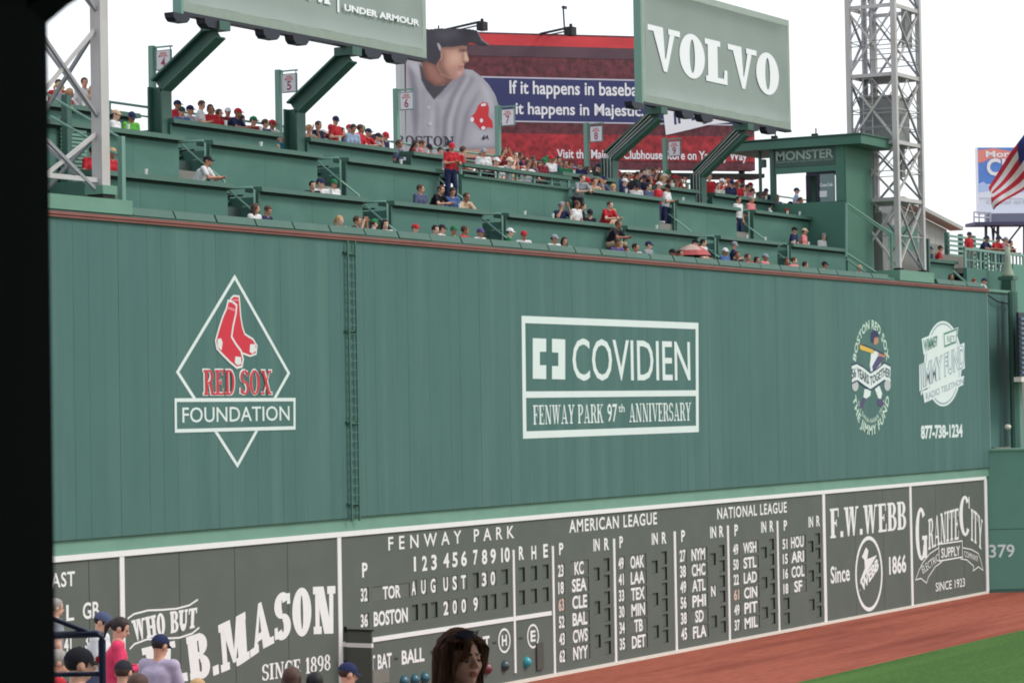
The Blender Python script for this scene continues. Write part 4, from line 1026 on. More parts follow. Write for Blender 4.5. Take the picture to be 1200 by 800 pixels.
LY += [([(300, 568), (440, 560), (450, 612), (320, 612)], SKN, 2, 1), ([(112, 196), (126, 214), (150, 262), (182, 292), (214, 292), (256, 266), (212, 318), (176, 354), (144, 312), (122, 268)], (66, 62, 72), 2, 1),
       (neck, SKD, 1.5, 1), ([(140, 200), (180, 210), (230, 270), (190, 284), (156, 262)], (170, 118, 104), 8, .8),
       (headp, SKN, 1, 1), ([(196, 140), (222, 150), (216, 205), (250, 250), (276, 264), (240, 268), (200, 246), (184, 206)], SKD, 9, .8), ([(236, 158), (276, 152), (292, 176), (278, 200), (246, 200)], SKL, 11, .7), ([(302, 146), (312, 146), (324, 184), (316, 190), (306, 186)], SKL, 3, .8),
       ([(282, 136), (318, 136), (316, 148), (300, 152), (280, 150)], (112, 72, 66), 4, .9), ([(294, 142), (312, 144), (311, 149), (296, 149)], (48, 38, 40), 1.5, .8), ([(296, 158), (304, 154), (302, 184), (294, 188)], SKD, 4, .5), ([(300, 188), (320, 191), (310, 199), (300, 198)], SKD, 2.5, .8),
       ([(240, 230), (268, 216), (303, 222), (298, 242), (274, 264), (250, 264)], (176, 130, 120), 9, .6), ([(276, 211), (304, 209), (304, 213), (280, 215)], (140, 80, 80), 1.5, .9), ([(282, 215), (304, 213), (303, 219), (286, 220)], (196, 126, 120), 1.8, .8), ([(278, 222), (300, 221), (298, 226), (280, 227)], SKD, 3, .5), ([(276, 232), (298, 228), (292, 246), (276, 250)], SKL, 5, .5),
       ([(194, 148), (208, 144), (213, 168), (205, 188), (195, 178)], (196, 146, 130), 2, .8), ([(200, 120), (318, 122), (318, 134), (206, 142)], (110, 76, 72), 5, .7),
       (capp, CP, 1, 1), ([(170, 70), (230, 56), (300, 60), (290, 90), (210, 100)], (84, 78, 90), 12, .7), ([(330, 106), (388, 124), (412, 121), (380, 112)], (26, 24, 32), 2, .8), ([(360, 62), (366, 62), (386, 94), (414, 118), (410, 122), (378, 100)], (150, 138, 148), 1.2, .9), ([(189, 112), (196, 112), (206, 128), (204, 146), (197, 138)], (190, 184, 192), 1.5, .9), ([(328, 132), (344, 130), (338, 150), (324, 164), (318, 158), (332, 148)], (170, 164, 176), 1.5, .9)]
soft_print(bb, 'printed_ballplayer', KP, 54, 48, 470, 612, 2.2, (60, 50, 60), [jersey, capp, headp, neck, [(55, 54), (160, 54), (160, 200), (55, 200)]], LY, PB, .022)
UND = mat('print_undershirt', (74, 70, 82), .5)
sh = lambda nm, polys, m, lift: sheet(bb, nm, KP, polys, m, plane=PB, lift=lift)
P_SOX = mat('print_sock_red', (206, 54, 60), .5)
sh('printed_sock_badge', [[(366, 376), (384, 364), (402, 366), (410, 384), (408, 424), (424, 444), (428, 474), (404, 470), (394, 484), (372, 478), (352, 452), (332, 446), (332, 428), (352, 408)]], P_SOX, .03)
sh('printed_sock_badge_patch', [[(376, 372), (396, 368), (398, 378), (378, 382)], ell(338, 438, 8, 11, 10), ell(386, 474, 9, 8, 10), ell(378, 442, 7, 9, 10)], P_TXT, .032)
sh('printed_button', [ell(153, 386, 7, 7, 12), ell(160, 456, 9, 9, 12)], P_LINE, .034)
text(bb, 'BOSTON', KP, 10, 262, 506, 548, UND, 'serif', T=.2, t=.1, plane=PB, lift=.0275)
sh('printed_brand_mark', [[(378, 520), (392, 500), (392, 516), (404, 502), (410, 526), (400, 516), (386, 526)]], UND, .0325)
sheet(bb, 'printed_pennant', K5, [[(866, 512), (1190, 540), (1188, 574), (1080, 586), (985, 610), (880, 634)]], P_TXT, plane=PB, lift=.03)
strip(bb, 'printed_stroke', K5, [(925, 585), (922, 535), (940, 545), (944, 580)], .1, P_NAVY, plane=PB, lift=.034)
strip(bb, 'printed_stroke', K5, [(1000, 560), (1050, 545), (1060, 575), (1100, 560)], .12, P_NAVY, plane=PB, lift=.034)
# lamps on arms above the billboard
for (x0, y0), (x1, y1), (lx, ly) in (((518, 36), (562, 26), (565, 31)), ((633, 40), (665, 33), (669, 37))):
    b = MB(); p0 = atd(x0, y0, 104.6); p1 = atd(x1, y1, 102.8); b.tube([p0, p1], .05, 5); b.tube([p0+np.array([.5, 0, 0]), p1+np.array([0, 0, -.12])], .03, 5); 
    ar_ = b.build('lamp_arm', BLACK, bb)
    c = atd(lx, ly, 102.8); b = MB(); b.box(c[0]-.18, c[0]+.18, c[1]-.14, c[1]+.14, c[2]-.16, c[2]+.16); b.tube([c+np.array([0, 0, .16]), c+np.array([0, 0, .28])], .06, 6); b.build('lamp_head', BLACK, ar_)
b = MB(); b.tube([atd(662, 41, 104.7), atd(660, 9, 104.7)], .035, 5); b.box(*(lambda c: (c[0]-.03, c[0]+.22, c[1]-.05, c[1]+.05, c[2]-.04, c[2]+.06))(atd(660, 9, 104.7))); b.build('thin_mast', LAMPD, bb)
b = MB(); b.tube([atd(514, 36, 104.7), atd(514, 30, 104.7)], .03, 5); b.build('stub_mast', BLACK, bb)
# catwalk and legs below, standing on a roof
b = MB(); b.prism([PB.pos(aL, bot_b-.35, .9), PB.pos(aR, bot_b-.35, .9), PB.pos(aR, bot_b-.2, .9), PB.pos(aL, bot_b-.2, .9)], PB.n*-1.2); b.build('catwalk', BLACK, bb)
k = 0
while aL+.3+k*1.9 < aR:
    a = aL+.3+k*1.9; b = MB(); b.bar(PB.pos(a, 9-OB[2], -.3), PB.pos(a, bot_b, -.3), .18, .18, (0, 1, 0)); b.build('leg', LAMPD, bb); k += 1
rf = empty('garage_building', PB.pos((aL+aR)/2, 0, -8)*np.array([1, 1, 0]), 'flat roofed brick building behind the terrace carrying the billboard', 'building')
b = MB(); b.prism([PB.pos(aL-6, -OB[2], 3), PB.pos(aR+2, -OB[2], 3), PB.pos(aR+2, 9.0-OB[2], 3), PB.pos(aL-6, 9.0-OB[2], 3)], PB.n*-16); b.build('wall', mat('far_brick', (132, 84, 70), .9, .1, (1, 1, 4)), rf)

# ------------------------------------------------------------------ refreshment booth at the end of the terrace
BX = XE[('B', 6)][1]+.06
bo = empty('booth', (BX+1, 3.5, ZF['C']), 'green roofed booth lettered MONSTER at the right end of the terrace', 'booth')
def bp(x, y): return atX(*K7(x, y), BX)
def brect(name, m, x0, x1, y0, y1, dx0=0.0, dx1=0.12, parent=bo, out=False):
    """box on the x = const face: K7 columns x0..x1, rows y0..y1"""
    a = bp(x0, y0); c = bp(x1, y1); b = MB(); b.box(BX+dx0, BX+dx1, c[1], a[1], c[2], a[2]); return b.build(name, m, parent)
yf = bp(1000, 400)[1]; yk = bp(660, 400)[1]; yl = bp(440, 170)[1]
ztop = bp(820, 430)[2]; zr0 = bp(820, 172)[2]; zr1 = bp(820, 130)[2]
b = MB(); b.box(BX, BX+.12, yf, yk, ZF['F'], ztop); b.build('side_wall', G_BOOTH, bo)
b = MB(); b.box(BX, BX+2.4, yf-.06, yf, ZF['F'], zr0); b.build('front_wall', G_BOOTH, bo)
b = MB(); b.box(BX-.02, BX+.14, yf-.01, bp(958, 300)[1], ztop, zr0); b.build('corner_wall', G_BOOTH, bo)
brect('post', G_STEEL, 648, 672, 176, 440, -.03, .2); brect('post', G_STEEL, 577, 590, 176, 440, .3, .45)
brect('sign_board', G_DARK, 673, 957, 178, 250, -.03, .1); brect('beam', G_BOOTH, 673, 957, 255, 280, -.01, .12)
PM = Plane((BX-.03, 0, 0), (0, -1, 0))
ML = mat('monster_letter_grey_green', (146, 160, 152), .6)
text(bo, 'MONSTER', K7, 678, 948, 193, 236, ML, plane=PM, lift=.006, bold=.025); text(bo, 'MONSTER SEATS AND STANDING ROOM', K7, 680, 945, 240, 247, ML, plane=PM, lift=.006)
brect('door_frame', LAMPD, 800, 826, 300, 430, .3, .36); brect('door_frame', LAMPD, 868, 880, 300, 430, .02, .1); brect('door_head', LAMPD, 815, 957, 284, 298, .05, .2)
pan = brect('menu_panel', mat('grey_menu_panel', (112, 130, 130), .5), 881, 952, 298, 430, .02, .08)
PM2 = Plane((BX+.02, 0, 0), (0, -1, 0))
text(bo, 'Coca-Cola', K7, 884, 944, 340, 356, SGW, plane=PM2, lift=.008, shear=.0, bold=.03)
brect('paper_notice', SIGNW, 882, 916, 376, 403, .0, .018)
brect('speaker_box', G_STEEL, 596, 620, 228, 264, .0, .25)
b = MB(); b.prism([(BX-.25, yf-.75, zr0), (BX-.25, yl, zr0), (BX-.25, yl, zr1-.04), (BX-.25, yf-.75, zr1)], (3.2, 0, 0)); b.build('roof', G_BOOTH, bo)
b = MB(); b.box(BX-.3, BX+3.0, yf-.8, yl, zr1+.004, zr1+.05); b.build('roof_edge', G_STEEL, bo)
for x_, h_ in ((655, .38), (845, .32)):
    p = bp(x_, 130); b = MB(); b.box(BX+.2, BX+.35, p[1]-.1, p[1]+.1, zr1+.05, zr1+.05+h_*.4); b.tube([(BX+.27, p[1]-.05, zr1+.05), (BX+.27, p[1]-.05, zr1+.05+h_)], .025, 5); b.build('roof_fitting', BLACK, bo)

# ------------------------------------------------------------------ floodlight towers
def tower(label, x0, x1, y0, y1, zs, zbase, w, rings=True, busy=False):
    r = empty('light_tower', ((x0+x1)/2, (y0+y1)/2, zbase), label, 'tower', 'steel lattice floodlight towers')
    ztop = zs[-1]
    for x in (x0, x1):
        for y in (y0, y1):
            b = MB()
            b.box(x-w/2, x+w/2, y-w/2, y-w/2+.03, zbase+.12, ztop); b.box(x-w/2, x-w/2+.03, y-w/2+.032, y+w/2, zbase+.12, ztop); b.box(x-w/2+.04, x+w/2, y+w/2-.03, y+w/2, zbase+.12, ztop)
            b.build('leg', TOWER, r)
            b = MB(); b.box(x-w*.75, x+w*.75, y-w*.75, y+w*.75, zbase-.0, zbase+.118); b.build('foot', RUBBER, r)
    for i in range(len(zs)-1):
        a, c = zs[i], zs[i+1]
        faces = [((x0, y0), (x1, y0)), ((x0, y0), (x0, y1)), ((x1, y0), (x1, y1)), ((x0, y1), (x1, y1))]
        for fi, (p, q) in enumerate(faces):
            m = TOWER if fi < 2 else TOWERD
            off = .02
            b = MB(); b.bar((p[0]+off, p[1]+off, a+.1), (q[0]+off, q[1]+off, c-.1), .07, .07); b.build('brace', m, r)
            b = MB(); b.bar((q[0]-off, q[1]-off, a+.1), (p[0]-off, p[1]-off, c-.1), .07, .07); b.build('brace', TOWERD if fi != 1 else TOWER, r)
            if busy:
                mz = (a+c)/2; mx = ((p[0]+q[0])/2, (p[1]+q[1])/2)
                for (ea, eb) in (((p[0], p[1], mz), (mx[0], mx[1], c-.1)), ((q[0], q[1], mz), (mx[0], mx[1], c-.1)), ((p[0], p[1], mz), (q[0], q[1], mz))):
                    b = MB(); b.bar(ea, eb, .03, .03); b.build('thin_brace', TOWERD if fi % 2 else TOWER, r)
            if i > 0 and rings:
                b = MB(); b.bar((p[0], p[1], a), (q[0], q[1], a), .07, .13); b.build('ring_beam', TOWER, r)
    return r
XT = 91.58; YT0, YT1 = .4, 2.12
XT2 = at(1082, 320, .4)[0]
zb_ = at(1053, 318, .4)[2]
lv = [zb_, atX(1050, 233, XT)[2], atX(1050, 166, XT)[2], atX(1050, 86, XT)[2], atX(1050, 5, XT)[2], atX(1050, -75, XT)[2]]
tw = tower('tall cream lattice light tower at the right end of the terrace', XT, XT2, YT0, YT1, lv, zb_, .18, True, True)
for z in lv[1:4]:
    b = MB(); b.box(XT+.1, XT2-.1, YT0+.1, YT1-.1, z-.04, z+.0); b.build('platform', TOWERD, tw)
cz0 = lv[2]+.02
b = MB(); b.box(XT+.3, XT2-.4, YT0+.25, YT1-.25, cz0, cz0+1.6); cb = b.build('cabinet', CABIN, tw)
b = MB()
for z in (.72, .74): b.box(XT+.29, XT2-.39, YT0+.24, YT1-.24, cz0+z, cz0+z+.012)
b.build('seam', TOWERD, cb)
b = MB(); b.box(XT+.25, XT2-.35, YT0+.2, YT1-.2, cz0+1.602, cz0+1.68); b.build('lid', CABIN, cb)
b = MB(); b.box(XT2-.75, XT2-.1, YT0+.2, YT0+.35, lv[3]+1.15, lv[3]+2.6); b.build('louvre_panel', CABIN, tw)
b = MB(); b.box(XT+.8, XT+1.3, YT0+.9, YT0+1.3, lv[0], lv[1]-.4); b.build('cable_cabinet', CABIN, tw)
b = MB(); b.box(XT+.2, XT+.5, YT1-.3, YT1-.1, lv[1]+.1, lv[2]-.5); b.build('cable_cabinet', CABIN, tw)
b = MB(); b.box(XT2-.6, XT2-.25, YT0+.5, YT0+.8, lv[2]-1.1, lv[2]-.1); b.build('cable_cabinet', CABIN, tw)
b = MB(); b.tube([(XT+1.0, YT1-.2, lv[1]), (XT+1.0, YT1-.2, lv[-1])], .11, 8); b.tube([(XT+1.35, YT1-.3, lv[0]), (XT+1.35, YT1-.3, lv[-1])], .05, 6); b.tube([(XT+.7, YT1-.25, lv[0]), (XT+.7, YT1-.25, lv[-1])], .04, 6); b.build('conduit', TOWERD, tw)
b = MB()
for s in (0, .34): b.tube([(XT+.05, YT1-.5-s, lv[2]), (XT+.05, YT1-.5-s, lv[-1])], .02, 5)
for k in range(30): z = lv[2]+.2+k*.3; b.bar((XT+.05, YT1-.5, z), (XT+.05, YT1-.84, z), .02)
b.build('ladder', TOWER, tw)
for z in (lv[3]+.55, lv[3]+1.05, lv[2]+.55, lv[2]+1.05):
    b = MB(); b.tube([(XT, YT0, z), (XT2, YT0, z)], .02, 5); b.tube([(XT, YT0, z), (XT, YT1, z)], .02, 5); b.tube([(XT2+.12, YT0, z), (XT2+.12, YT1, z)], .02, 5); b.build('guard_rail', TOWERD, tw)
PLT = ZT+.165
pe = MB(); pe.box(PL0, PL1, -.12, 2.6, ZT+.17, zb_-.0); pe.build('tower_plinth', G_BAND, None, 'pale green plinth on the wall under the right light tower', 'plinth', 'light tower plinths', loc=((PL0+PL1)/2, .5, ZT))
# left tower
XL1 = 46.48; XL0 = 44.1; zl0 = at(100, 233, .3)[2]
zlb = at(121, 218, .3)[2]
lvl = [zlb, at(121, 147, .3)[2], at(112, 22, .3)[2], at(112, -100, .3)[2]]
lv2 = [zl0, lvl[1], lvl[2], lvl[3]]
tl = tower('white lattice light tower beside the dark column at the left edge', XL0, XL1, .35, 2.1, lv2, zl0, .27, False)
b = MB(); b.box(XL1-.24, XL1+.24, .12, .6, zl0+.12, zlb); b.build('pedestal', G_BAND, tl)
b = MB(); b.bar((XL0, .35, zl0+.42), (XL1, .35, zl0+.42), .08, .1); b.build('ring_beam', TOWER, tl)
xq = at(150, 240)[0]
pe = MB(); pe.box(XL0-2, xq, -.12, 2.7, ZT+.17, zl0-.004); pe.build('tower_plinth', G_BAND, None, 'pale green plinth on the wall under the left light tower', 'plinth', 'light tower plinths', loc=(45, .5, ZT))
# green gate posts and slanted rails by the left tower
gp = empty('gate_post', (at(143, 235, .5)[0], .5, zl0), 'slim green post with slanted rail right of the left tower', 'post')
X = at(143, 235, .5)[0]; b = MB(); b.box(X-.06, X+.06, .44, .56, ZT+.2, at(143, 160, .5)[2]); b.build('post', G_RAIL, gp)
zz = at(143, 160, .5)[2]; b = MB(); b.tube([(X, .5, zz-.05), (X-.0, 2.6, zz+1.1)], .03); b.tube([(X, .5, zz-.45), (X, 2.4, zz+.55)], .03); b.build('slanted_rail', G_RAIL, gp)
lgp = empty('louvred_screen', (at(66, 200, 1.2)[0], 2.3, ZF['F']), 'green louvred screen behind the left light tower', 'screen')
Xa = at(50, 200, 2.3)[0]; Xb = at(78, 200, 2.3)[0]
b = MB(); b.box(Xb-.08, Xb+.08, 2.2, 2.36, ZF['F'], at(78, 112, 2.3)[2]); b.build('post', G_STEEL, lgp)
for k in range(16):
    z = ZF['B']+.45+k*.085; b = MB(); b.box(at(72, 180, 2.7)[0], at(102, 180, 2.7)[0], 2.7, 2.74, z, z+.06); b.build('slat', G_RAIL, lgp)

# ------------------------------------------------------------------ right-hand stairs, decks and far things
sr = empty('stair_railing', (at(997, 280, .8)[0], .8, ZF['F']), 'sloping green pipe railing between the booth and the right light tower', 'railing')
Ysr = .55
pts = [at(*K9(242, 272), Ysr), at(*K9(480, 432), Ysr)]
b = MB(); b.tube([pts[0], pts[1]], .04); b.tube([at(*K9(242, 285), Ysr), at(*K9(480, 446), Ysr)], .025); b.build('pipe', G_RAIL, sr)
b = MB(); b.tube([at(*K9(238, 268), Ysr), at(*K9(238, 560), Ysr)], .04); b.build('post', G_RAIL, sr)
b = MB(); b.tube([at(*K9(483, 425), Ysr), at(*K9(487, 655), Ysr)], .05); b.build('post', G_RAIL, sr)
b = MB(); b.tube([at(*K9(240, 540), Ysr), at(*K9(395, 640), Ysr)], .04); b.tube([at(*K9(240, 572), Ysr), at(*K9(340, 640), Ysr)], .03); b.build('lower_pipe', G_RAIL, sr)
bk = empty('stair_back_wall', (at(1030, 300, 3.2)[0], 3.2, ZF['F']), 'green wall behind the right light tower with a boxy top', 'wall')
p = at(*K9(480, 400), 3.4); p2 = at(*K9(560, 600), 3.4)
b = MB(); b.box(at(1018, 300, 3.4)[0], at(1076, 300, 3.4)[0], 3.4, 3.6, ZF['F'], at(1050, 264, 3.4)[2]); b.build('wall_face', G_TIER, bk)
b = MB(); b.box(BX+.9, BX+2.3, 2.9, 3.1, ZF['F'], at(1010, 182, 3)[2]); b.build('tall_panel', G_BOOTH, bk)
b = MB(); b.box(BX+2.0, BX+3.1, 3.15, 3.3, ZF['F'], at(1010, 250, 3)[2]); b.build('grey_cabinet', CABIN, bk)
# right-hand deck
YD = 1.9
rd = empty('side_deck', (at(1120, 320, YD)[0], YD, ZF['F']), 'green deck walls right of the light tower with dark counter lip', 'deck')
def yrect(name, m, K, x0, x1, y0, y1, Y, d, parent):
    a = at(*K(x0, y0), Y); c = at(*K(x1, y1), Y); zz = at(*K(x0, y1), Y)
    b = MB(); b.box(a[0], c[0], Y, Y+d, min(zz[2], a[2]), a[2]); return b.build(name, m, parent)
xa = at(*K9(672, 600), YD)[0]; xb = at(*K9(822, 600), YD)[0]; z_ = at(*K9(745, 585), YD)[2]
b = MB(); b.box(xa, xb, YD, YD+.15, ZF['F'], z_-.1); b.build('riser_panel', G_TIER, rd)
b = MB(); b.box(xa-.05, xb+.05, YD-.15, YD+.35, z_-.05, z_+.07); b.build('counter', G_LIP, rd)
b = MB(); b.box(xa, xb, YD-.02, YD+.1, z_-.1, z_-.05); b.build('lip_shade_strip', G_UNDER, rd)  # shade below this counter, drawn as a dark strip
xc = at(*K9(1082, 650), YD-.5)[0]; zc = at(*K9(940, 622), YD-.5)[2]
b = MB(); b.box(xb+.02, xc, YD-.5, YD-.35, ZF['F'], zc); b.build('deck_front', G_TIER, rd)
b = MB(); b.box(xb+.02, xc+4, YD-.34, 7, zc-.2, zc); b.build('deck_floor', CONC, rd)
xd = at(*K9(1155, 700), YD-.9)[0]
b = MB(); b.box(xc-.1, xd, YD-.9, YD-.3, ZF['F'], at(*K9(1110, 668), YD-.9)[2]); b.build('corner_block', G_LIP, rd)
b = MB(); b.box(xd+.02, xd+6, YD-.8, YD-.6, 5.2, at(*K9(1175, 600), YD-.8)[2]); b.build('side_wall', G_PAD, rd)
b = MB(); p = at(*K9(680, 460), YD-.4); b.box(p[0]-.08, p[0]+.08, YD-.45, YD-.3, ZF['F'], p[2]); b.build('corner_post', G_STEEL, rd)
b = MB(); b.tube([at(*K9(815, 635), .7), at(*K9(892, 705), .7)], .05); b.build('slanted_rail', G_RAIL, rd)
# railing in front of the standing fans
rr = empty('deck_railing', (at(1140, 300, YD-.4)[0], YD-.4, zc), 'green deck railing with thin pickets below the standing fans at far right', 'railing')
zR = at(*K9(900, 517), YD-.4)[2]; xe = at(1205, 300, YD-.4)[0]+1
b = MB(); b.box(xb, xe, YD-.46, YD-.36, zR-.05, zR+.04); b.build('top_rail', G_RAIL, rr)
b = MB(); b.box(xb, xe, YD-.43, YD-.39, zc+.3, zc+.34); b.box(xb, xe, YD-.43, YD-.39, zc+.75, zc+.79); b.build('mid_rail', G_RAIL, rr)
x = xb+.1; k = 0
while x < xe:
    b = MB(); w = .09 if k % 4 == 0 else .02; b.box(x-w, x+w, YD-.44, YD-.38, zc, zR-.05); b.build('picket', G_RAIL, rr); x += .42; k += 1
# slatted windscreen behind
sc = empty('slatted_screen', (at(1130, 290, 4)[0], 4, zc), 'green screen of horizontal slats behind the far right fans', 'screen')
xs0 = at(*K9(792, 470), 4.0)[0]; xs1 = at(*K9(1000, 470), 4.0)[0]; zs1 = at(*K9(800, 432), 4.0)[2]
for k in range(9):
    z = zs1-.1-k*.19; b = MB(); b.bar((xs0, 4, z), (xs1+1.5, 4, z-.0), .05, .09); b.build('slat', G_RAIL, sc)
for x in (xs0+.15, xs0+1.7, xs0+3.2, xs0+4.7):
    b = MB(); b.box(x-.11, x+.11, 4.05, 4.2, zc, zs1+.05); b.build('post', G_STEEL, sc)
# cream flared post
fp = empty('flag_pole_base', (at(1183, 320, .9)[0], .9, 11), 'cream painted pole with flared foot at far right', 'pole')
p = at(*K9(1113, 665), .7); ptop = at(*K9(1125, 505), .7)
b = MB(); b.lathe((p[0], .7, p[2]), [(.0, 0), (.26, 0), (.24, .08), (.16, .35), (.12, .7), (.105, ptop[2]-p[2]), (0, ptop[2]-p[2])], 12); b.build('shaft', mat('pole_cream', (138, 152, 134), .6), fp, smooth=True)
b = MB(); b.box(p[0]-.3, p[0]+.3, .4, 1.0, p[2]-.14, p[2]-.004); b.build('foot_block', G_STEEL, fp)
# grey gabled building
gb = empty('gabled_building', (at(1095, 280, 14)[0], 14, 0), 'grey gable sided building beyond the right light tower', 'building')
q = [at(1045, 236, 14), at(*K9(650, 362), 14), at(*K9(783, 412), 14), at(*K9(783, 560), 14), at(1045, 330, 14)]
for k in range(9):
    t0, t1 = k/9, (k+1)/9
    a0 = q[0]+(q[2]-q[0])*t0; a1 = q[0]+(q[2]-q[0])*t1
    b = MB(); b.prism([(a0[0]+.01, 14, 2), (a1[0]-.01, 14, 2), (a1[0]-.01, 14, a1[2]), (a0[0]+.01, 14, a0[2])], (0, 6, 0)); b.build('siding_panel', BRICK, gb)
b = MB(); b.bar(q[0]+np.array([0, -.3, .12]), q[2]+np.array([.6, -.3, .06]), .7, .18); b.build('roof_edge', mat('roof_pale_grey', (160, 162, 160), .7), gb)
# right edge column and louvred window
ec = empty('corner_column', (at(1188, 430, 0)[0], -.3, 5), 'dark green pipe column with conduit at the right edge', 'column')
for pa, pb, r_p, m in ((1184.5, 1186.5, .13, G_STEEL), (1189.5, 1190.5, .2, G_RAIL), (1193, 1194, .05, BLACK)):
    a = at(pa, 342, -.2); c = at(pb, 525, -.2); b = MB(); b.tube([(a[0], -.2, 5.25), (a[0], -.2, a[2])], r_p, 8); b.build('pipe', m, ec)
b = MB(); p = at(1181, 500, -.4); b.lathe((p[0], -.4, p[2]-.1), [(0, 0), (.1, .03), (.13, .1), (.1, .17), (0, .2)], 10); b.build('lamp_globe', CREAM, ec)
lw = empty('louvred_window', (at(1198, 400, -.6)[0], -.6, 6), 'blue grey louvred window cut off by the right edge', 'window')
a = at(1193.5, 366, -.9); c = at(1193.5, 441, -.9)
b = MB(); b.box(a[0], a[0]+3, -.9, -.8, c[2], a[2]); b.build('backing', LAMPD, lw)
for k in range(12):
    z = c[2]+.1+k*(a[2]-c[2]-.2)/12; b = MB(); b.box(a[0]+.1, a[0]+3, -.98, -.9, z, z+.1); b.build('slat', mat('louvre_blue_grey', (96, 116, 136), .5), lw)
b = MB(); b.box(a[0]-.4, a[0]+3, -1.1, -.8, c[2]-.2, c[2]-.02); b.build('sill', CREAM, lw)
# far airline billboard with catwalk
DF = 165.0
dF = np.array([math.cos(R_(-52)), math.sin(R_(-52)), 0]); PF = Plane(atd(1170, 210, DF), dF)
fb = empty('billboard', atd(1180, 300, DF), 'white and blue airline billboard on a steel catwalk at the right edge', 'billboard')
def prect(r, name, m, x0, y0, x1, y1, l0=0, l1=.02):
    a = PF.ab(x0, y0); c = PF.ab(x1, y1); q = MB(); q.prism([PF.pos(a[0], c[1], l1), PF.pos(c[0], c[1], l1), PF.pos(c[0], a[1], l1), PF.pos(a[0], a[1], l1)], PF.n*(l0-l1)); return q.build(name, m, r)
PWH = mat('print_cloud_white', (222, 226, 238), .5); PBL = mat('print_sky_blue', (92, 136, 212), .5, .1, (.3, .3, .3)); PLB = mat('print_light_blue', (176, 198, 238), .5); POR = mat('print_orange', (226, 138, 128), .5); PGR = mat('print_grey_letters', (178, 184, 194), .5)
prect(fb, 'panel', PWH, 1145.5, 172.5, 1290, 250, -.5, 0)
prect(fb, 'printed_sky', PBL, 1145.8, 173.5, 1290, 215, 0, .01)
sheet(fb, 'printed_cloud', K0, [[(1146, 226), (1146, 216), (1152, 213), (1158, 217), (1175, 222), (1200, 214), (1290, 214), (1290, 228)]], PLB, plane=PF, lift=.02)
sheet(fb, 'printed_cloud', K0, [[(1146, 232), (1146, 226), (1160, 224), (1200, 226), (1290, 222), (1290, 234)]], PWH, plane=PF, lift=.03)
sheet(fb, 'printed_orange_band', K0, [[(1146, 176), (1165, 174), (1200, 180), (1200, 187), (1160, 186), (1152, 190), (1146, 191)]], POR, plane=PF, lift=.02)
text(fb, 'More', K0, 1155, 1190, 177, 184.5, P_TXT, plane=PF, lift=.04, bold=.03); text(fb, 'CHEER', K0, 1156, 1232, 186, 206, P_TXT, plane=PF, lift=.04, bold=.03, prefix='CHEER')
text(fb, 'Official airline of the', K0, 1156, 1240, 234.5, 239, PGR, plane=PF, lift=.04)
ck = prect(fb, 'catwalk_apron', mat('catwalk_grey', (110, 112, 132), .6), 1153, 251.5, 1290, 261, .1, 1.0)
prect(fb, 'catwalk_deck', mat('catwalk_dark', (66, 66, 96), .6), 1134, 262.0, 1290, 264.5, -.5, 1.4)
b = MB()
for x0, y0, x1, y1 in ((1134, 250, 1153, 251), (1134, 256, 1153, 257), (1134, 250, 1134, 263), (1140, 250, 1140, 263), (1147, 250, 1147, 263), (1153, 250, 1153, 263)):
    b.tube([PF.pos(*PF.ab(x0, y0), 1.2), PF.pos(*PF.ab(x1, y1), 1.2)], .05, 5)
b.build('catwalk_railing', mat('catwalk_pale', (170, 172, 190), .6), fb)
b = MB()
for x0, y0, x1, y1 in ((1154, 264, 1154, 330), (1161, 264, 1166, 330), (1164, 264, 1160, 330), (1168, 264, 1168, 330), (1199, 264, 1199, 330), (1158, 264, 1190, 300), (1196, 264, 1168, 300)):
    b.tube([PF.pos(*PF.ab(x0, y0), .2), PF.pos(*PF.ab(x1, y1), .2)], .10 if x0 in (1154, 1168, 1199) else .06, 5)
b.build('support_frame', mat('catwalk_dark', (66, 66, 96)), fb)
prect(fb, 'plinth_building', BRICK, 1120, 326, 1300, 430, -8, 0)
prect(fb, 'roof_parapet', mat('parapet_dark', (78, 88, 96), .6), 1140, 318, 1300, 326, -8, .2)
# flag
fl = empty('flag', (at(1225, 200, -3)[0], -3, 9), 'waving flag with red and white stripes and blue starred canton at right edge', 'flag')
FR = mat('flag_red', (186, 44, 62), .8); FWm = mat('flag_white', (218, 212, 212), .8); FBm = mat('flag_blue', (44, 50, 112), .8)
DFG = 104.0
nu, nv = 30, 26; b = MB()
def flagpt(u, v):
    """u 0 at the hoist (right), 1 at the fly; v 0 top, 1 bottom"""
    tx = 1240+(1157-1240)*u; ty = 96+(219-96)*(u**.92); bx = 1240+(1166-1240)*u; by = 182+(243-182)*(u**1.0)+7*math.sin(u*3.0)
    x = tx+(bx-tx)*v; y = ty+(by-ty)*v
    x += 2.0*math.sin(v*5+u*7)*u; y += 1.4*math.sin(u*9+v*4)*u
    if u > .97: y += 3*math.sin(v*9)
    return atd(x, y, DFG+.28*math.sin(u*9+v*3.2)+.12*math.sin(u*17-v*5))
for j in range(nv+1):
    for i in range(nu+1): b.v.append(tuple(flagpt(i/nu, j/nv)))
for j in range(nv):
    for i in range(nu):
        k = j*(nu+1)+i; b.f.append((k, k+1, k+nu+2, k+nu+1)); s = j//4
        b.m.append(2 if (i < 17 and s < 3) else (0 if s % 2 == 0 else 1))
fo = b.build('cloth', [FR, FWm, FBm], fl, smooth=True)
b = MB()
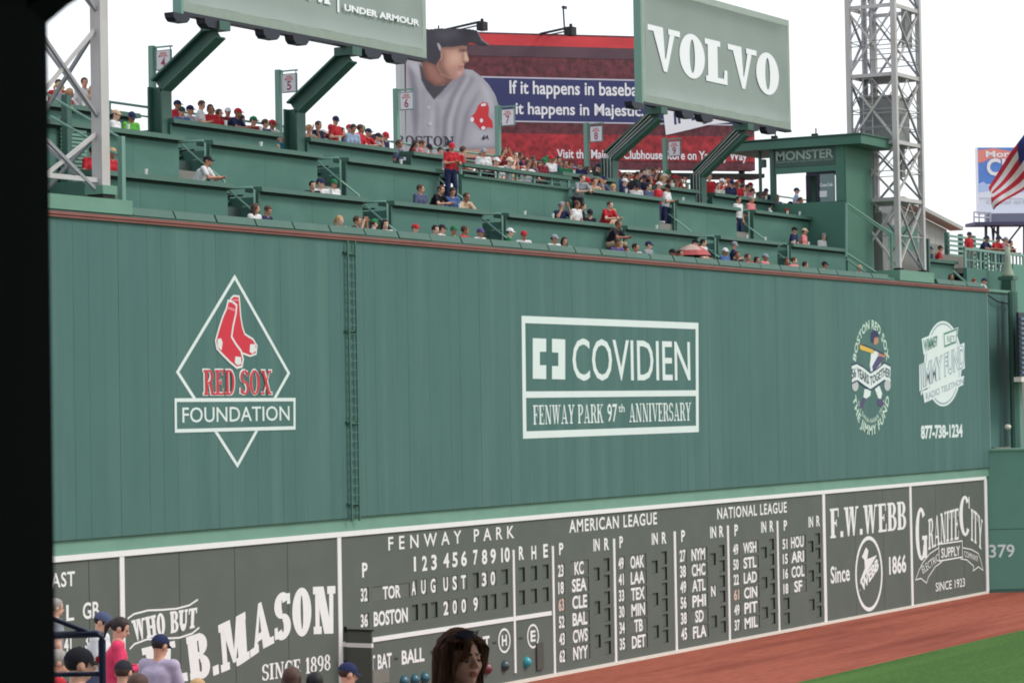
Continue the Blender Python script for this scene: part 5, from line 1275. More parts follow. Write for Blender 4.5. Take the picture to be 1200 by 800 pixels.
for j in range(9):
    for i in range(6 if j % 2 == 0 else 5):
        u = (.5+i*2+(j % 2))/12*.4*.95; v = (.7+j)/9.5*.52
        P = flagpt(u, v)-F_*.03; e = flagpt(u+.008, v)-flagpt(u, v); e /= np.linalg.norm(e); g_ = np.array([0, 0, 1.])
        r = .055; st = []
        for t in range(10):
            rr_ = r if t % 2 == 0 else r*.42; an = math.pi/2+t*math.pi/5; st.append(P+e*rr_*math.cos(an)+g_*rr_*math.sin(an))
        b.add(st, [tuple(range(10))])
b.build('stars', FWm, fl, kind='stuff')
b = MB(); b.tube([atd(1241, 80, DFG), np.append(atd(1241, 80, DFG)[:2], 0)], .07, 8); b.build('pole', CREAM, fl)
# ================================================================== people
def surface_nets(f, lo, hi, h):
    lo = np.array(lo, float); n = np.ceil((np.array(hi)-lo)/h).astype(int)+1
    gx, gy, gz = [lo[i]+h*np.arange(n[i]) for i in range(3)]
    X, Y, Z = np.meshgrid(gx, gy, gz, indexing='ij')
    Vv = f(np.stack([X, Y, Z], -1).reshape(-1, 3)).reshape(n)
    s = Vv < 0
    c = np.zeros(n-1, int)
    for i in (0, 1):
        for j in (0, 1):
            for k in (0, 1): c += s[i:n[0]-1+i, j:n[1]-1+j, k:n[2]-1+k]
    act = (c > 0) & (c < 8)
    idx = -np.ones(n-1, int); cells = np.argwhere(act); idx[act] = np.arange(len(cells))
    acc = np.zeros((len(cells), 3)); cnt = np.zeros(len(cells))
    cor = [(i, j, k) for i in (0, 1) for j in (0, 1) for k in (0, 1)]
    for a in range(8):
        for b_ in range(a+1, 8):
            ca, cb = np.array(cor[a]), np.array(cor[b_])
            if abs(ca-cb).sum() != 1: continue
            A = cells+ca; B = cells+cb
            va = Vv[A[:, 0], A[:, 1], A[:, 2]]; vb = Vv[B[:, 0], B[:, 1], B[:, 2]]
            m = (va < 0) != (vb < 0); t = np.where(m, va/(va-vb+1e-12), 0)
            acc += np.where(m[:, None], A+(B-A)*t[:, None], 0); cnt += m
    V = lo+acc/cnt[:, None]*h
    F = []
    for ax in range(3):
        o = [1 if i == ax else 0 for i in range(3)]
        e1, e2 = [(1, 2), (2, 0), (0, 1)][ax]
        A = s[tuple(slice(0, n[i]-o[i]) for i in range(3))]; B = s[tuple(slice(o[i], n[i]) for i in range(3))]
        w = np.argwhere(A != B)
        w = w[(w[:, e1] > 0) & (w[:, e2] > 0) & (w[:, e1] < n[e1]-1) & (w[:, e2] < n[e2]-1)]
        if len(w) == 0: continue
        q = []
        for d1, d2 in ((0, 0), (1, 0), (1, 1), (0, 1)):
            z = w.copy(); z[:, e1] -= d1; z[:, e2] -= d2; q.append(idx[z[:, 0], z[:, 1], z[:, 2]])
        q = np.stack(q, -1); fl_ = A[w[:, 0], w[:, 1], w[:, 2]]
        q[~fl_] = q[~fl_][:, ::-1]; F.append(q)
    return V, np.concatenate(F)
def cap_d(P, a, b, ra, rb):
    a = np.array(a, float); b = np.array(b, float); ab = b-a
    t = np.clip(((P-a) @ ab)/max(ab @ ab, 1e-9), 0, 1)
    return np.linalg.norm(P-a-t[:, None]*ab, axis=1)-(ra+(rb-ra)*t)
def ell_d(P, c, r, Rm=None):
    q = P-np.array(c)
    if Rm is not None: q = q @ Rm
    r = np.array(r, float); k = np.linalg.norm(q/r, axis=1)
    return (k-1)*r.min()
def rotm(yaw=0, pitch=0, roll=0):
    """columns = local axes; face -Y; pitch > 0 looks down; yaw > 0 turns towards +X"""
    c, s = math.cos(R_(yaw)), math.sin(R_(yaw)); Rz = np.array([[c, -s, 0], [s, c, 0], [0, 0, 1.]])
    c, s = math.cos(R_(pitch)), math.sin(R_(pitch)); Rx = np.array([[1, 0, 0], [0, c, -s], [0, s, c]])
    c, s = math.cos(R_(roll)), math.sin(R_(roll)); Ry = np.array([[c, 0, s], [0, 1, 0], [-s, 0, c]])
    return Rz @ Rx @ Ry
def head_prims(C, Rm, detail=False):
    T = lambda *p: C+Rm @ np.array(p, float)
    L = [('e', T(0, .012, .03), (.077, .097, .088), 0, Rm), ('e', T(0, -.022, -.045), (.056, .068, .070), 0, Rm),
         ('c', T(0, -.086, .005), T(0, -.107, -.024), .009, .013, 0), ('e', T(.079, .012, -.008), (.011, .021, .031), 0, Rm), ('e', T(-.079, .012, -.008), (.011, .021, .031), 0, Rm)]
    if not detail:
        L += [('e', T(.03, -.084, .010), (.013, .010, .007), 4, Rm), ('e', T(-.03, -.084, .010), (.013, .010, .007), 4, Rm), ('e', T(0, -.090, -.058), (.022, .006, .006), 5, Rm)]
    return L
def body_prims(ps):
    L = []; j = {k: np.array(v, float) for k, v in ps.items() if isinstance(v, (tuple, list, np.ndarray)) and k != 'head'}
    P, Cc, N = j['pelvis'], j['chest'], j['neck']
    up = (N-P)/np.linalg.norm(N-P)
    fw = ps.get('w', 1.0)
    L += [('c', P+np.array([-.07*fw, 0, 0]), P+np.array([.07*fw, 0, 0]), .115, .115, 2)]
    mid = (P+Cc)/2
    for s in (-1, 1):
        L += [('c', P+np.array([.055*s*fw, 0, .05]), mid+np.array([.055*s*fw, 0, .0]), .115, .112, 1), ('c', mid+np.array([.055*s*fw, 0, 0]), Cc+np.array([.075*s*fw, 0, 0]), .112, .118, 1)]
    S = {-1: j['shL'], 1: j['shR']}
    L += [('c', N-up*.05, S[-1], .06, .066, 1), ('c', N-up*.05, S[1], .06, .066, 1), ('c', Cc+np.array([0, .01, .02]), N-up*.06, .11, .07, 1)]
    hc = ps['head'][0]; Rm = ps['head'][1]
    L += [('c', N-up*.02, hc+Rm @ np.array([0, .015, -.05]), .056, .052, 0)]
    L += head_prims(hc, Rm, ps.get('detail', False))
    for s, n in ((-1, 'L'), (1, 'R')):
        sh, el, wr = j['sh'+n], j['el'+n], j['wr'+n]
        m = sh+(el-sh)*ps.get('sleeve', .62)
        L += [('c', sh, m, .064, .057, 1), ('c', m, el, .046, .041, 0 if ps.get('sleeve', .62) < 1.2 else 1)]
        lsl = ps.get('long', False)
        L += [('c', el, wr, .041+(.008 if lsl else 0), .027+(.008 if lsl else 0), 1 if lsl else 0)]
        hd = j['hd'+n]; L += [('c', wr, wr+(hd-wr)*.55, .026, .034, 0)]
        hp, kn, an = j['hp'+n], j['kn'+n], j['an'+n]
        L += [('c', hp, kn, .098, .068, 2)]
        sk = ps.get('shorts', False)
        L += [('c', kn, kn+(an-kn)*.3, .062, .060, 0 if sk else 2), ('c', kn+(an-kn)*.3, an, .060, .042, 0 if sk else 2)]
        L += [('c', an+np.array([0, .02, -.03]), an+np.array([0, -.16, -.05]), .042, .036, 3)]
    return L
def eval_prims(L, P, k=.022):
    ds = []; ms = []
    d = None; best = None; bm = None
    for q in L:
        if q[0] == 'e': v = ell_d(P, q[1], q[2], q[4]); m = q[3]
        else: v = cap_d(P, q[1], q[2], q[3], q[4]); m = q[5]
        kk = k if m < 4 else .003
        if d is None: d = v.copy(); best = v.copy(); bm = np.full(len(P), m)
        else:
            h = np.clip(.5+.5*(d-v)/kk, 0, 1); d = d*(1-h)+v*h-kk*h*(1-h)
            w = v < best; best = np.where(w, v, best); bm = np.where(w, m, bm)
    return d, bm
def fingers(mb, wr, hd, palm_side, curl, mi=0, n=5, s=1.0):
    """four unequal bent fingers and a thumb from the palm that runs wr -> hd"""
    wr = np.array(wr, float); hd = np.array(hd, float); d = (hd-wr)/np.linalg.norm(hd-wr)
    side = np.cross(d, palm_side); side /= np.linalg.norm(side); pn = np.cross(side, d)
    base = wr+d*.075*s
    for i, (o, ln) in enumerate(((-.028, .062), (-.009, .075), (.010, .082), (.028, .074))):
        p = base+side*o*s; path = [p-d*.02]; a = 0; c = p
        for k in range(3):
            path.append(c); a += curl*(.55 if k == 0 else 1); c = c+(d*math.cos(a)-pn*math.sin(a))*ln*s*(.42, .32, .26)[k]
        path.append(c); mb.tube(path, [.009*s, .0095*s, .009*s, .008*s, .006*s], n, mi)
    p = wr+d*.03*s+side*.03*s; q = p+(d*.6+side*.8)*.035*s; mb.tube([p-side*.01, p, q, q+(d*.9+side*.2-pn*.4)*.03*s], [.012*s, .012*s, .010*s, .008*s], n, mi)
def make_body(ps, h, name='person'):
    L = body_prims(ps)
    pts = np.concatenate([[q[1] for q in L], [q[2] for q in L if q[0] == 'c']])
    lo = pts.min(0)-.15; hi = pts.max(0)+.15; lo[2] = pts[:, 2].min()-.07
    V, F = surface_nets(lambda P: eval_prims(L, P)[0], lo, hi, h)
    cen = V[F].mean(1); mi = eval_prims(L, cen)[1]
    mb = MB(); mb.v = [tuple(v) for v in V]; mb.f = [tuple(int(x) for x in f) for f in F]; mb.m = [int(x) for x in mi]
    for n in 'LR':
        fingers(mb, ps['wr'+n], ps['hd'+n], ps.get('palm'+n, (0, 0, -1)), ps.get('curl', .5))
    me = bpy.data.meshes.new(name); me.from_pydata(mb.v, [], mb.f)
    for k in range(6): me.materials.append(BLACK)
    me.polygons.foreach_set('material_index', mb.m); me.polygons.foreach_set('use_smooth', [True]*len(me.polygons)); me.update()
    return me
def sit_pose(lean, hyaw=0, hpitch=5, arms='lap', **kw):
    a = R_(lean); up = np.array([0, -math.sin(a), math.cos(a)]); P = np.array([0, 0, .55]); N = P+up*.50; C = P+up*.33
    hc = N+np.array([0, -math.sin(a*.6), math.cos(a*.6)])*.138+np.array([0, -.02, 0])
    d = dict(pelvis=P, chest=C, neck=N, head=(hc, rotm(hyaw, hpitch)), shL=N+np.array([-.175, 0, -.055]), shR=N+np.array([.175, 0, -.055]))
    for s, n in ((-1, 'L'), (1, 'R')):
        sh = d['sh'+n]; d['hp'+n] = (.09*s, 0, .52); d['kn'+n] = (.12*s, -.44, .54); d['an'+n] = (.13*s, -.42, .09)
        if arms == 'lap': d['el'+n] = sh+np.array([.05*s, -.02, -.27]); d['wr'+n] = np.array([.12*s, -.26, .66]); d['hd'+n] = np.array([.09*s, -.36, .64])
        elif arms == 'counter': d['el'+n] = sh+np.array([.08*s, -.16, -.22]); d['wr'+n] = d['el'+n]+np.array([-.12*s, -.20, .01]); d['hd'+n] = d['wr'+n]+np.array([-.07*s, -.06, 0])
        elif arms == 'photo': d['el'+n] = sh+np.array([.07*s, -.2, -.14]); d['wr'+n] = hc+np.array([.10*s, -.20, -.03]); d['hd'+n] = hc+np.array([.05*s, -.22, .05])
    d.update(kw); return d
def stand_pose(lean=3, hyaw=0, hpitch=5, arms='down', **kw):
    a = R_(lean); up = np.array([0, -math.sin(a), math.cos(a)]); P = np.array([0, .0, .95]); N = P+up*.51; C = P+up*.34
    hc = N+np.array([0, -math.sin(a*.6), math.cos(a*.6)])*.138+np.array([0, -.02, 0])
    d = dict(pelvis=P, chest=C, neck=N, head=(hc, rotm(hyaw, hpitch)), shL=N+np.array([-.18, 0, -.055]), shR=N+np.array([.18, 0, -.055]))
    for s, n in ((-1, 'L'), (1, 'R')):
        sh = d['sh'+n]; d['hp'+n] = (.09*s, .01, .92); d['kn'+n] = (.11*s, -.03*(s+1), .50); d['an'+n] = (.12*s, .02, .09)
        if arms == 'down': d['el'+n] = sh+np.array([.06*s, .03, -.28]); d['wr'+n] = d['el'+n]+np.array([.01*s, -.07, -.24]); d['hd'+n] = d['wr'+n]+np.array([0, -.03, -.09]); d['palm'+n] = (-s, 0, 0)
        elif arms == 'counter': d['el'+n] = sh+np.array([.08*s, -.14, -.24]); d['wr'+n] = d['el'+n]+np.array([-.10*s, -.22, .0]); d['hd'+n] = d['wr'+n]+np.array([-.05*s, -.07, 0])
        elif arms == 'front': d['el'+n] = sh+np.array([.07*s, -.05, -.27]); d['wr'+n] = d['el'+n]+np.array([-.15*s, -.16, .02]); d['hd'+n] = d['wr'+n]+np.array([-.06*s, -.05, .01])
    d.update(kw); return d
POSES = {'sit': sit_pose(8), 'turn': sit_pose(10, 35, 5), 'down': sit_pose(16, -10, 28), 'lean': sit_pose(30, 5, 2, 'counter'), 'photo': sit_pose(12, 0, 5, 'photo'),
         'stand': stand_pose(3), 'sfront': stand_pose(6, -20, 18, 'front'), 'slean': stand_pose(26, 8, 4, 'counter')}
BODY = {k: make_body(v, .023) for k, v in POSES.items()}
ADJ = {'sit': 'seated', 'turn': 'seated and turned', 'down': 'looking down', 'lean': 'leaning forward', 'photo': 'with hands raised', 'stand': 'standing', 'sfront': 'standing', 'slean': 'standing and leaning'}
def sd_mesh(name, f, lo, hi, h, k=1):
    V, F = surface_nets(f, lo, hi, h); me = bpy.data.meshes.new(name); me.from_pydata(V.tolist(), [], [tuple(int(x) for x in q) for q in F])
    me.materials.append(BLACK); me.polygons.foreach_set('use_smooth', [True]*len(me.polygons)); me.update(); return me
def hair_short(P):
    d = ell_d(P, (0, .016, .034), (.087, .108, .098)); face = np.maximum(P[:, 1]+.048, P[:, 2]-.066); low = -P[:, 2]-.045
    return np.maximum(np.maximum(d, -face), low)
def hair_long(P):
    d = hair_short(P)
    for x in (-.06, -.03, 0, .03, .06): d = np.minimum(d, cap_d(P, (x, .055-abs(x)*.5, .02), (x*1.3, .075, -.23), .045, .03))
    for s in (-1, 1): d = np.minimum(d, cap_d(P, (.076*s, .0, .04), (.085*s, .02, -.16), .026, .022))
    return d
def hair_pony(P):
    d = hair_short(P); d = np.minimum(d, cap_d(P, (0, .10, .05), (0, .15, -.02), .028, .032)); return np.minimum(d, cap_d(P, (0, .15, -.02), (0, .13, -.16), .032, .012))
HAIR = {'short': sd_mesh('hair', hair_short, (-.12, -.13, -.08), (.12, .16, .16), .016), 'long': sd_mesh('hair', hair_long, (-.15, -.13, -.3), (.15, .18, .16), .016), 'pony': sd_mesh('hair', hair_pony, (-.12, -.13, -.22), (.12, .22, .16), .015)}
def cap_mesh(n=16, m=6):
    b = MB(); c = (0, .012, .032); R3 = (.089, .110, .098)
    for j in range(m+1):
        t = R_(90*j/m)
        for i in range(n):
            a = 2*math.pi*i/n; b.v.append((c[0]+R3[0]*math.cos(a)*math.cos(t), c[1]+R3[1]*math.sin(a)*math.cos(t), c[2]+R3[2]*math.sin(t)))
    for j in range(m):
        for i in range(n): b.f.append((j*n+i, j*n+(i+1) % n, (j+1)*n+(i+1) % n, (j+1)*n+i)); b.m.append(0)
    for z in (.0, -.006):                # bill
        k0 = len(b.v)
        for q in range(7):
            a = R_(-150+q*20); x, y = math.cos(a), math.sin(a)
            b.v.append((x*.085, .012+y*.104, .036+z)); b.v.append((x*.088*.95, .012+y*.104-.072*max(-y, 0)**.7, .024+z-.012*abs(x)))
        for q in range(6): b.f.append((k0+2*q, k0+2*q+2, k0+2*q+3, k0+2*q+1)); b.m.append(0)
    b.tube([(0, .012, .128), (0, .012, .134)], .008, 6)
    me = bpy.data.meshes.new('cap'); me.from_pydata(b.v, [], b.f); me.materials.append(BLACK); me.polygons.foreach_set('use_smooth', [True]*len(me.polygons)); me.update(); return me
CAPM = cap_mesh()
CLR = {'black': (30, 30, 36), 'navy': (40, 46, 78), 'white': (206, 206, 208), 'red': (176, 46, 54), 'maroon': (122, 44, 54), 'grey': (138, 142, 150), 'light blue': (150, 170, 200), 'blue': (74, 100, 150), 'slate': (78, 84, 112), 'green': (44, 112, 76), 'lime': (92, 168, 70), 'pink': (206, 126, 130), 'tan': (186, 160, 134), 'purple': (92, 78, 130), 'teal': (40, 140, 170), 'dark green': (44, 66, 60), 'plaid': (150, 110, 112), 'lavender': (172, 160, 182), 'magenta': (208, 62, 98), 'beige': (196, 178, 156), 'dark': (44, 42, 50)}
HCL = {'black': (28, 24, 26), 'brown': (74, 52, 44), 'dark': (44, 34, 34), 'blond': (176, 142, 98), 'grey': (140, 134, 130), 'red': (120, 60, 44)}
def cloth(c): return mat('cloth_'+c.replace(' ', '_'), CLR[c], .85, .10, (7, 7, 4), bump=.9, spec=.15)
def hairm(c): return mat('hair_'+c, HCL[c], .6, .15, (20, 20, 6), spec=.3)
SKINS = [mat('skin_%d' % i, c, .55, .04, (12, 12, 12), spec=.3) for i, c in enumerate(((206, 158, 136), (196, 144, 120), (214, 170, 150), (164, 112, 90), (186, 132, 110)))]
LIP = mat('lips', (176, 108, 98), .6); EYE = mat('eye_dark', (50, 38, 36), .3)
TRO = ['navy', 'tan', 'dark', 'slate', 'grey']
def person(pos, yaw, pose, shirt, head, label, group=None, scale=1.0, bodymesh=None, skin=None, trousers=None, by_head=True, posedict=None):
    ps = posedict or POSES[pose]; hc = ps['head'][0]; Rm = ps['head'][1]
    c, s = math.cos(R_(yaw)), math.sin(R_(yaw)); Rz = np.array([[c, -s, 0], [s, c, 0], [0, 0, 1.]])
    pos = np.array(pos, float)
    org = pos-Rz @ hc*scale if by_head else pos
    o = bpy.data.objects.new('person', bodymesh or BODY[pose]); COL.objects.link(o); wloc[o.name] = org
    o.location = org.tolist(); o.rotation_euler = (0, 0, R_(yaw)); o.scale = (scale,)*3
    sk = skin or random.choice(SKINS); sh = random.choice([BLACK, WHITE, TOWERD])
    for i, m in enumerate((sk, cloth(shirt), cloth(trousers or random.choice(TRO)), sh, EYE, LIP)):
        o.material_slots[i].link = 'OBJECT'; o.material_slots[i].material = m
    tag(o, label, 'person', group)
    kind, col = head
    Mh = Matrix([[*Rm[0], hc[0]], [*Rm[1], hc[1]], [*Rm[2], hc[2]], [0, 0, 0, 1]])
    def child(nm, me, m):
        q = bpy.data.objects.new(nm, me); COL.objects.link(q); q.parent = o; q.matrix_local = Mh; wloc[q.name] = org
        q.material_slots[0].link = 'OBJECT'; q.material_slots[0].material = m; return q
    if kind == 'cap': child('cap', CAPM, cloth(col)); child('hair', HAIR['short'], hairm(random.choice(['brown', 'dark', 'black']))).scale = (.97, .97, .9)
    elif kind == 'capl': child('cap', CAPM, cloth(col)); child('hair', HAIR['pony'], hairm('brown'))
    elif kind in HAIR: child('hair', HAIR[kind], hairm(col))
    return o
HN = {'cap': '%s cap', 'capl': '%s cap and ponytail', 'short': '%s hair', 'long': 'long %s hair', 'pony': '%s ponytail', 'bald': 'a bald head'}
# (crop, x, y of the head, row, shirt, head, colour, pose)
PEOPLE = [
 (K1,115,397,'E','red','cap','dark','sit'),(K1,168,438,'E','white','short','brown','lean'),(K1,236,388,'E','white','short','brown','stand'),(K1,290,452,'E','navy','short','dark','sit'),
 (K1,160,503,'C','maroon','short','dark','sit'),(K1,385,540,'C','white','cap','tan','sit'),(K1,458,548,'C','lime','cap','navy','down'),
 (K1,693,524,'D','blue','cap','dark green','sit'),(K1,786,494,'D','white','short','brown','sfront'),(K1,826,512,'D','red','short','dark','sit'),(K1,868,533,'D','red','long','brown','lean'),(K1,957,530,'D','navy','cap','red','lean'),(K1,1085,580,'D','slate','short','brown','turn'),
 (K3,130,645,'D','teal','short','brown','sit'),(K1,275,712,'B','red','cap','dark','sfront'),(K2,366,240,'B','red','short','blond','down'),
 (K2,815,276,'B','white','cap','black','lean'),(K2,1038,498,'F','white','long','brown','turn'),(K2,1096,508,'F','navy','short','brown','down'),
 (K4,250,85,'D','tan','short','blond','photo'),(K4,294,68,'D','navy','short','brown','sit'),(K4,374,46,'D','red','cap','navy','sfront'),(K4,403,98,'D','navy','short','dark','sit'),(K4,456,84,'D','light blue','short','dark','down'),(K4,491,84,'D','red','short','brown','turn'),(K4,528,102,'D','red','cap','navy','lean'),(K4,574,124,'D','grey','cap','dark','lean'),
 (K4,672,156,'D','slate','short','brown','stand'),(K4,745,158,'D','maroon','long','dark','sfront'),(K4,812,175,'D','red','cap','dark','down'),(K4,918,170,'P','red','cap','red','sfront'),(K4,972,186,'C2','red','short','brown','turn'),(K4,1068,195,'C2','white','cap','grey','sit'),(K4,1128,238,'C2','white','cap','white','turn'),(K4,1190,240,'C2','grey','cap','beige','photo'),
 (K4,265,350,'B','black','short','black','sit'),(K4,303,340,'B','white','cap','navy','turn'),(K4,366,342,'B','white','cap','green','sit'),
 (K4,772,366,'B','slate','short','brown','turn'),(K4,868,370,'B','black','short','brown','lean'),(K4,922,380,'B','blue','short','dark','down'),(K4,988,404,'B','tan','short','brown','lean'),
 (K4,392,515,'F','beige','pony','blond','turn'),(K4,476,516,'F','dark','short','brown','photo'),(K4,556,528,'F','grey','cap','green','turn'),(K4,606,532,'F','white','long','dark','sit'),(K4,748,552,'F','white','cap','red','sit'),(K4,842,558,'F','light blue','short','dark','sit'),(K4,873,554,'F','white','cap','dark','turn'),(K4,928,560,'F','green','cap','green','sit'),(K4,980,560,'F','red','short','brown','turn'),(K4,1053,570,'F','white','cap','purple','sit'),
 (K6,152,530,'F','green','cap','white','sit'),(K6,216,543,'F','white','cap','red','sit'),(K6,360,560,'F','white','cap','grey','turn'),(K6,406,572,'F','white','long','dark','sit'),(K6,655,578,'F','purple','short','brown','down'),(K6,694,610,'F','tan','short','brown','down'),(K6,740,600,'F','white','short','dark','turn'),(K6,802,590,'F','grey','cap','navy','turn'),(K6,912,626,'F','dark','cap','black','sit'),(K6,950,630,'F','pink','short','dark','lean'),(K6,1020,580,'F2','dark','cap','black','sit'),(K6,1058,577,'F2','white','short','black','turn'),
 (K7,440,660,'F','blue','cap','white','sit'),(K7,483,630,'F2','navy','cap','grey','sfront'),(K7,496,676,'F','dark','short','brown','sit'),(K7,545,686,'F','red','short','brown','turn'),(K7,588,700,'F','pink','long','dark','sit'),(K7,628,686,'F','pink','cap','grey','sit'),(K7,728,706,'F','red','short','brown','lean'),(K7,763,702,'F','pink','short','brown','turn'),(K7,815,722,'F','dark','short','dark','sit'),(K7,906,722,'F','grey','cap','black','turn'),(K7,1070,738,'F','white','short','blond','lean'),
 (K6,392,405,'B','navy','cap','grey','photo'),(K6,465,400,'B','white','short','brown','turn'),(K6,492,408,'B2','dark','short','dark','sit'),(K6,525,440,'B','dark','cap','dark','down'),(K6,620,402,'B','red','short','brown','slean'),(K6,636,438,'B2','tan','long','blond','sit'),(K6,660,492,'F2','dark','short','brown','lean'),
 (K6,20,165,'D','white','cap','grey','sit'),(K6,48,190,'C2','pink','short','brown','turn'),(K6,235,212,'C2','white','short','dark','photo'),(K6,264,206,'C2','navy','long','brown','sit'),(K6,150,196,'D','beige','cap','beige','sit'),(K6,310,198,'D','maroon','cap','green','down'),(K6,344,186,'D','white','cap','red','stand'),(K6,412,208,'D','green','short','brown','sit'),(K6,437,206,'D','red','cap','maroon','turn'),(K6,479,212,'D','navy','cap','red','sit'),(K6,565,226,'D','dark green','cap','navy','sit'),
 (K6,491,276,'P','grey','short','brown','slean'),(K6,512,290,'C','red','cap','red','down'),(K6,546,292,'C','tan','short','brown','photo'),(K6,590,284,'C','slate','cap','navy','lean'),(K6,634,322,'C','beige','short','blond','down'),
 (K6,690,294,'C','navy','cap','white','sit'),(K6,710,264,'D','dark','cap','tan','turn'),(K6,750,262,'D','dark green','short','dark','sit'),(K6,745,314,'C','white','cap','dark','down'),(K6,800,242,'E','slate','short','brown','turn'),(K6,826,242,'E','slate','short','brown','photo'),(K6,870,280,'D','beige','short','blond','turn'),(K6,895,254,'E','navy','cap','black','sit'),(K6,802,316,'C','slate','short','dark','sit'),(K6,850,310,'C','red','cap','white','stand'),(K6,890,322,'P2','white','cap','black','sfront'),(K6,924,298,'D','grey','short','brown','photo'),(K6,780,276,'D','navy','cap','navy','sit'),(K6,905,296,'D','tan','short','brown','sit'),
 (K6,1086,272,'D','red','short','grey','stand'),(K6,1126,312,'D','white','short','brown','sit'),(K7,470,340,'D','navy','cap','navy','down'),(K7,497,345,'D','red','short','red','turn'),(K7,524,360,'D','white','short','dark','sit'),(K7,568,378,'D','grey','short','brown','sit'),(K7,632,378,'E','navy','cap','navy','sit'),(K7,684,408,'E','slate','short','brown','sit'),(K7,775,376,'E','light blue','cap','navy','stand'),(K7,848,394,'E','dark','short','dark','sit'),(K7,545,362,'D','pink','short','dark','turn'),(K7,510,338,'E','white','cap','red','sit'),
 (K7,502,418,'P2','white','short','black','stand'),(K7,563,416,'C','pink','short','grey','turn'),(K7,746,440,'C','red','cap','black','slean'),(K7,765,560,'B','navy','cap','black','sit'),(K7,812,566,'B','pink','cap','tan','turn'),(K7,902,590,'B','white','short','grey','down'),(K7,937,598,'B','red','long','brown','lean'),
 (K9,692,518,'S','navy','cap','navy','sit'),(K9,748,514,'S','red','cap','black','turn'),(K9,905,440,'R','red','cap','navy','stand'),(K9,1000,460,'R','navy','cap','navy','slean'),(K9,1060,464,'R','red','cap','navy','slean'),(K9,1102,466,'R','plaid','cap','grey','slean'),(K9,1130,486,'R','dark','short','dark','slean'),
 (K9,805,668,'F','red','long','brown','lean'),(K9,930,692,'F','red','short','red','down'),(K9,985,690,'F','white','cap','navy','lean'),
]
rx = random.Random(31)
for a_, c_, n_ in ((206, 322, 8), (362, 458, 9), (486, 540, 3), (590, 660, 9), (655, 712, 6), (722, 800, 12), (835, 898, 9), (60, 112, 3), (930, 950, 1)):
    for k_ in range(n_):
        x_ = a_+(c_-a_)*(k_+rx.uniform(.15, .85))/n_; pose_ = rx.choice(['sit', 'turn', 'down', 'lean', 'photo', 'turn'])
        zt_ = rx.uniform(14.62, 15.0); y_ = 455-(zt_-7.18)*2; lo_, hi_ = 0, 400
        for _ in range(30):
            m_ = (lo_+hi_)/2
            if at(x_, m_, 5.35)[2] > zt_: lo_ = m_
            else: hi_ = m_
        hk_, hc_ = rx.choice([('short', 'brown'), ('short', 'dark'), ('cap', 'navy'), ('cap', 'red'), ('long', 'brown'), ('pony', 'blond'), ('cap', 'white'), ('short', 'black'), ('cap', 'green'), ('long', 'dark')])
        PEOPLE.append((K0, x_, lo_, 'E2', rx.choice(['red', 'navy', 'white', 'grey', 'slate', 'maroon', 'blue', 'dark', 'pink', 'tan', 'red', 'light blue']), hk_, hc_, pose_))
YROW = {'E2': 5.35, 'S': 2.75, 'F': .78, 'F2': 1.05, 'B': 2.2, 'B2': 2.45, 'C': 3.55, 'C2': 3.45, 'P': 2.35, 'P2': 3.0, 'D': 4.95, 'E': 5.6, 'R': 1.85}
RN = {'E2': 'top', 'S': 'second', 'F': 'front', 'F2': 'front', 'B': 'second', 'B2': 'second', 'C': 'third', 'C2': 'platform', 'P': 'third', 'P2': 'third', 'D': 'top', 'E': 'top', 'R': 'far right deck'}
def seg(px):
    for lim, nm in ((155, 'behind the left tower'), (210, 'by the leftmost beam'), (345, 'between the first two beams'), (463, 'right of the second beam'), (582, 'below the printed ballplayer'), (705, 'left of the third beam'), (800, 'between the last two beams'), (890, 'right of the last beam'), (1000, 'by the booth'), (2000, 'right of the right tower')):
        if px < lim: return nm
rec = []
for K, x, y, row, shirt, hk, hcol, pose in PEOPLE:
    px, py = K(x, y); P = at(px, py, YROW[row]); rec.append((px, P, row, shirt, hk, hcol, pose))
cnt = {}
def keyof(r): return (RN[r[2]], seg(r[0]), r[3], r[4], r[5])
for r in rec: cnt.setdefault(keyof(r), []).append(r[0])
ORD = ['leftmost ', 'second ', 'third ', 'fourth ', 'fifth ', 'sixth ', 'seventh ', 'eighth ']
for r in rec:
    px, P, row, shirt, hk, hcol, pose = r
    lst = sorted(cnt[keyof(r)]); pre = '' if len(lst) == 1 else ORD[lst.index(px)]
    hd = (HN[hk] % hcol) if '%' in HN[hk] else HN[hk]
    where = ('on the far right deck' if row == 'R' else '%s row %s' % (RN[row], seg(px)))
    lab = '%sfan in %s shirt, %s, %s' % (pre, shirt, hd, where)
    yaw = -random.uniform(0, 38) if random.random() < .75 else random.uniform(0, 35)
    if row == 'R': yaw = -random.uniform(0, 30)
    person(P, yaw, pose, shirt, (hk, hcol), lab, 'fans on the terrace', random.uniform(.95, 1.02), trousers=random.choice(['dark', 'navy']) if row in ('P', 'P2') else None)
# umbrella over two front row fans
um = empty('umbrella', at(*K6(1005, 650), 1.2), 'tan and red open umbrella held low over the front row', 'umbrella')
c = at(*K6(1003, 584), 1.0); b = MB(); n = 16
for j, (r, z) in enumerate(((0.02, 0), (.25, -.07), (.48, -.2), (.60, -.36))):
    for i in range(n):
        t = 2*math.pi*i/n; k = r*(1 if i % 2 == 0 else .96); b.v.append((c[0]+k*math.cos(t)*1.05, c[1]+k*math.sin(t), c[2]+z))
for j in range(3):
    for i in range(n): b.f.append((j*n+i, j*n+(i+1) % n, (j+1)*n+(i+1) % n, (j+1)*n+i)); b.m.append(1 if (j == 2 or (i % 8 in (3, 4))) else 0)
b.build('canopy', [mat('umbrella_tan', (168, 144, 134), .7), mat('umbrella_red', (160, 70, 72), .7)], um)
b = MB(); b.tube([c+np.array([0, 0, .05]), c+np.array([0, 0, -.95])], .012, 6); b.build('shaft', BLACK, um)
b = MB()
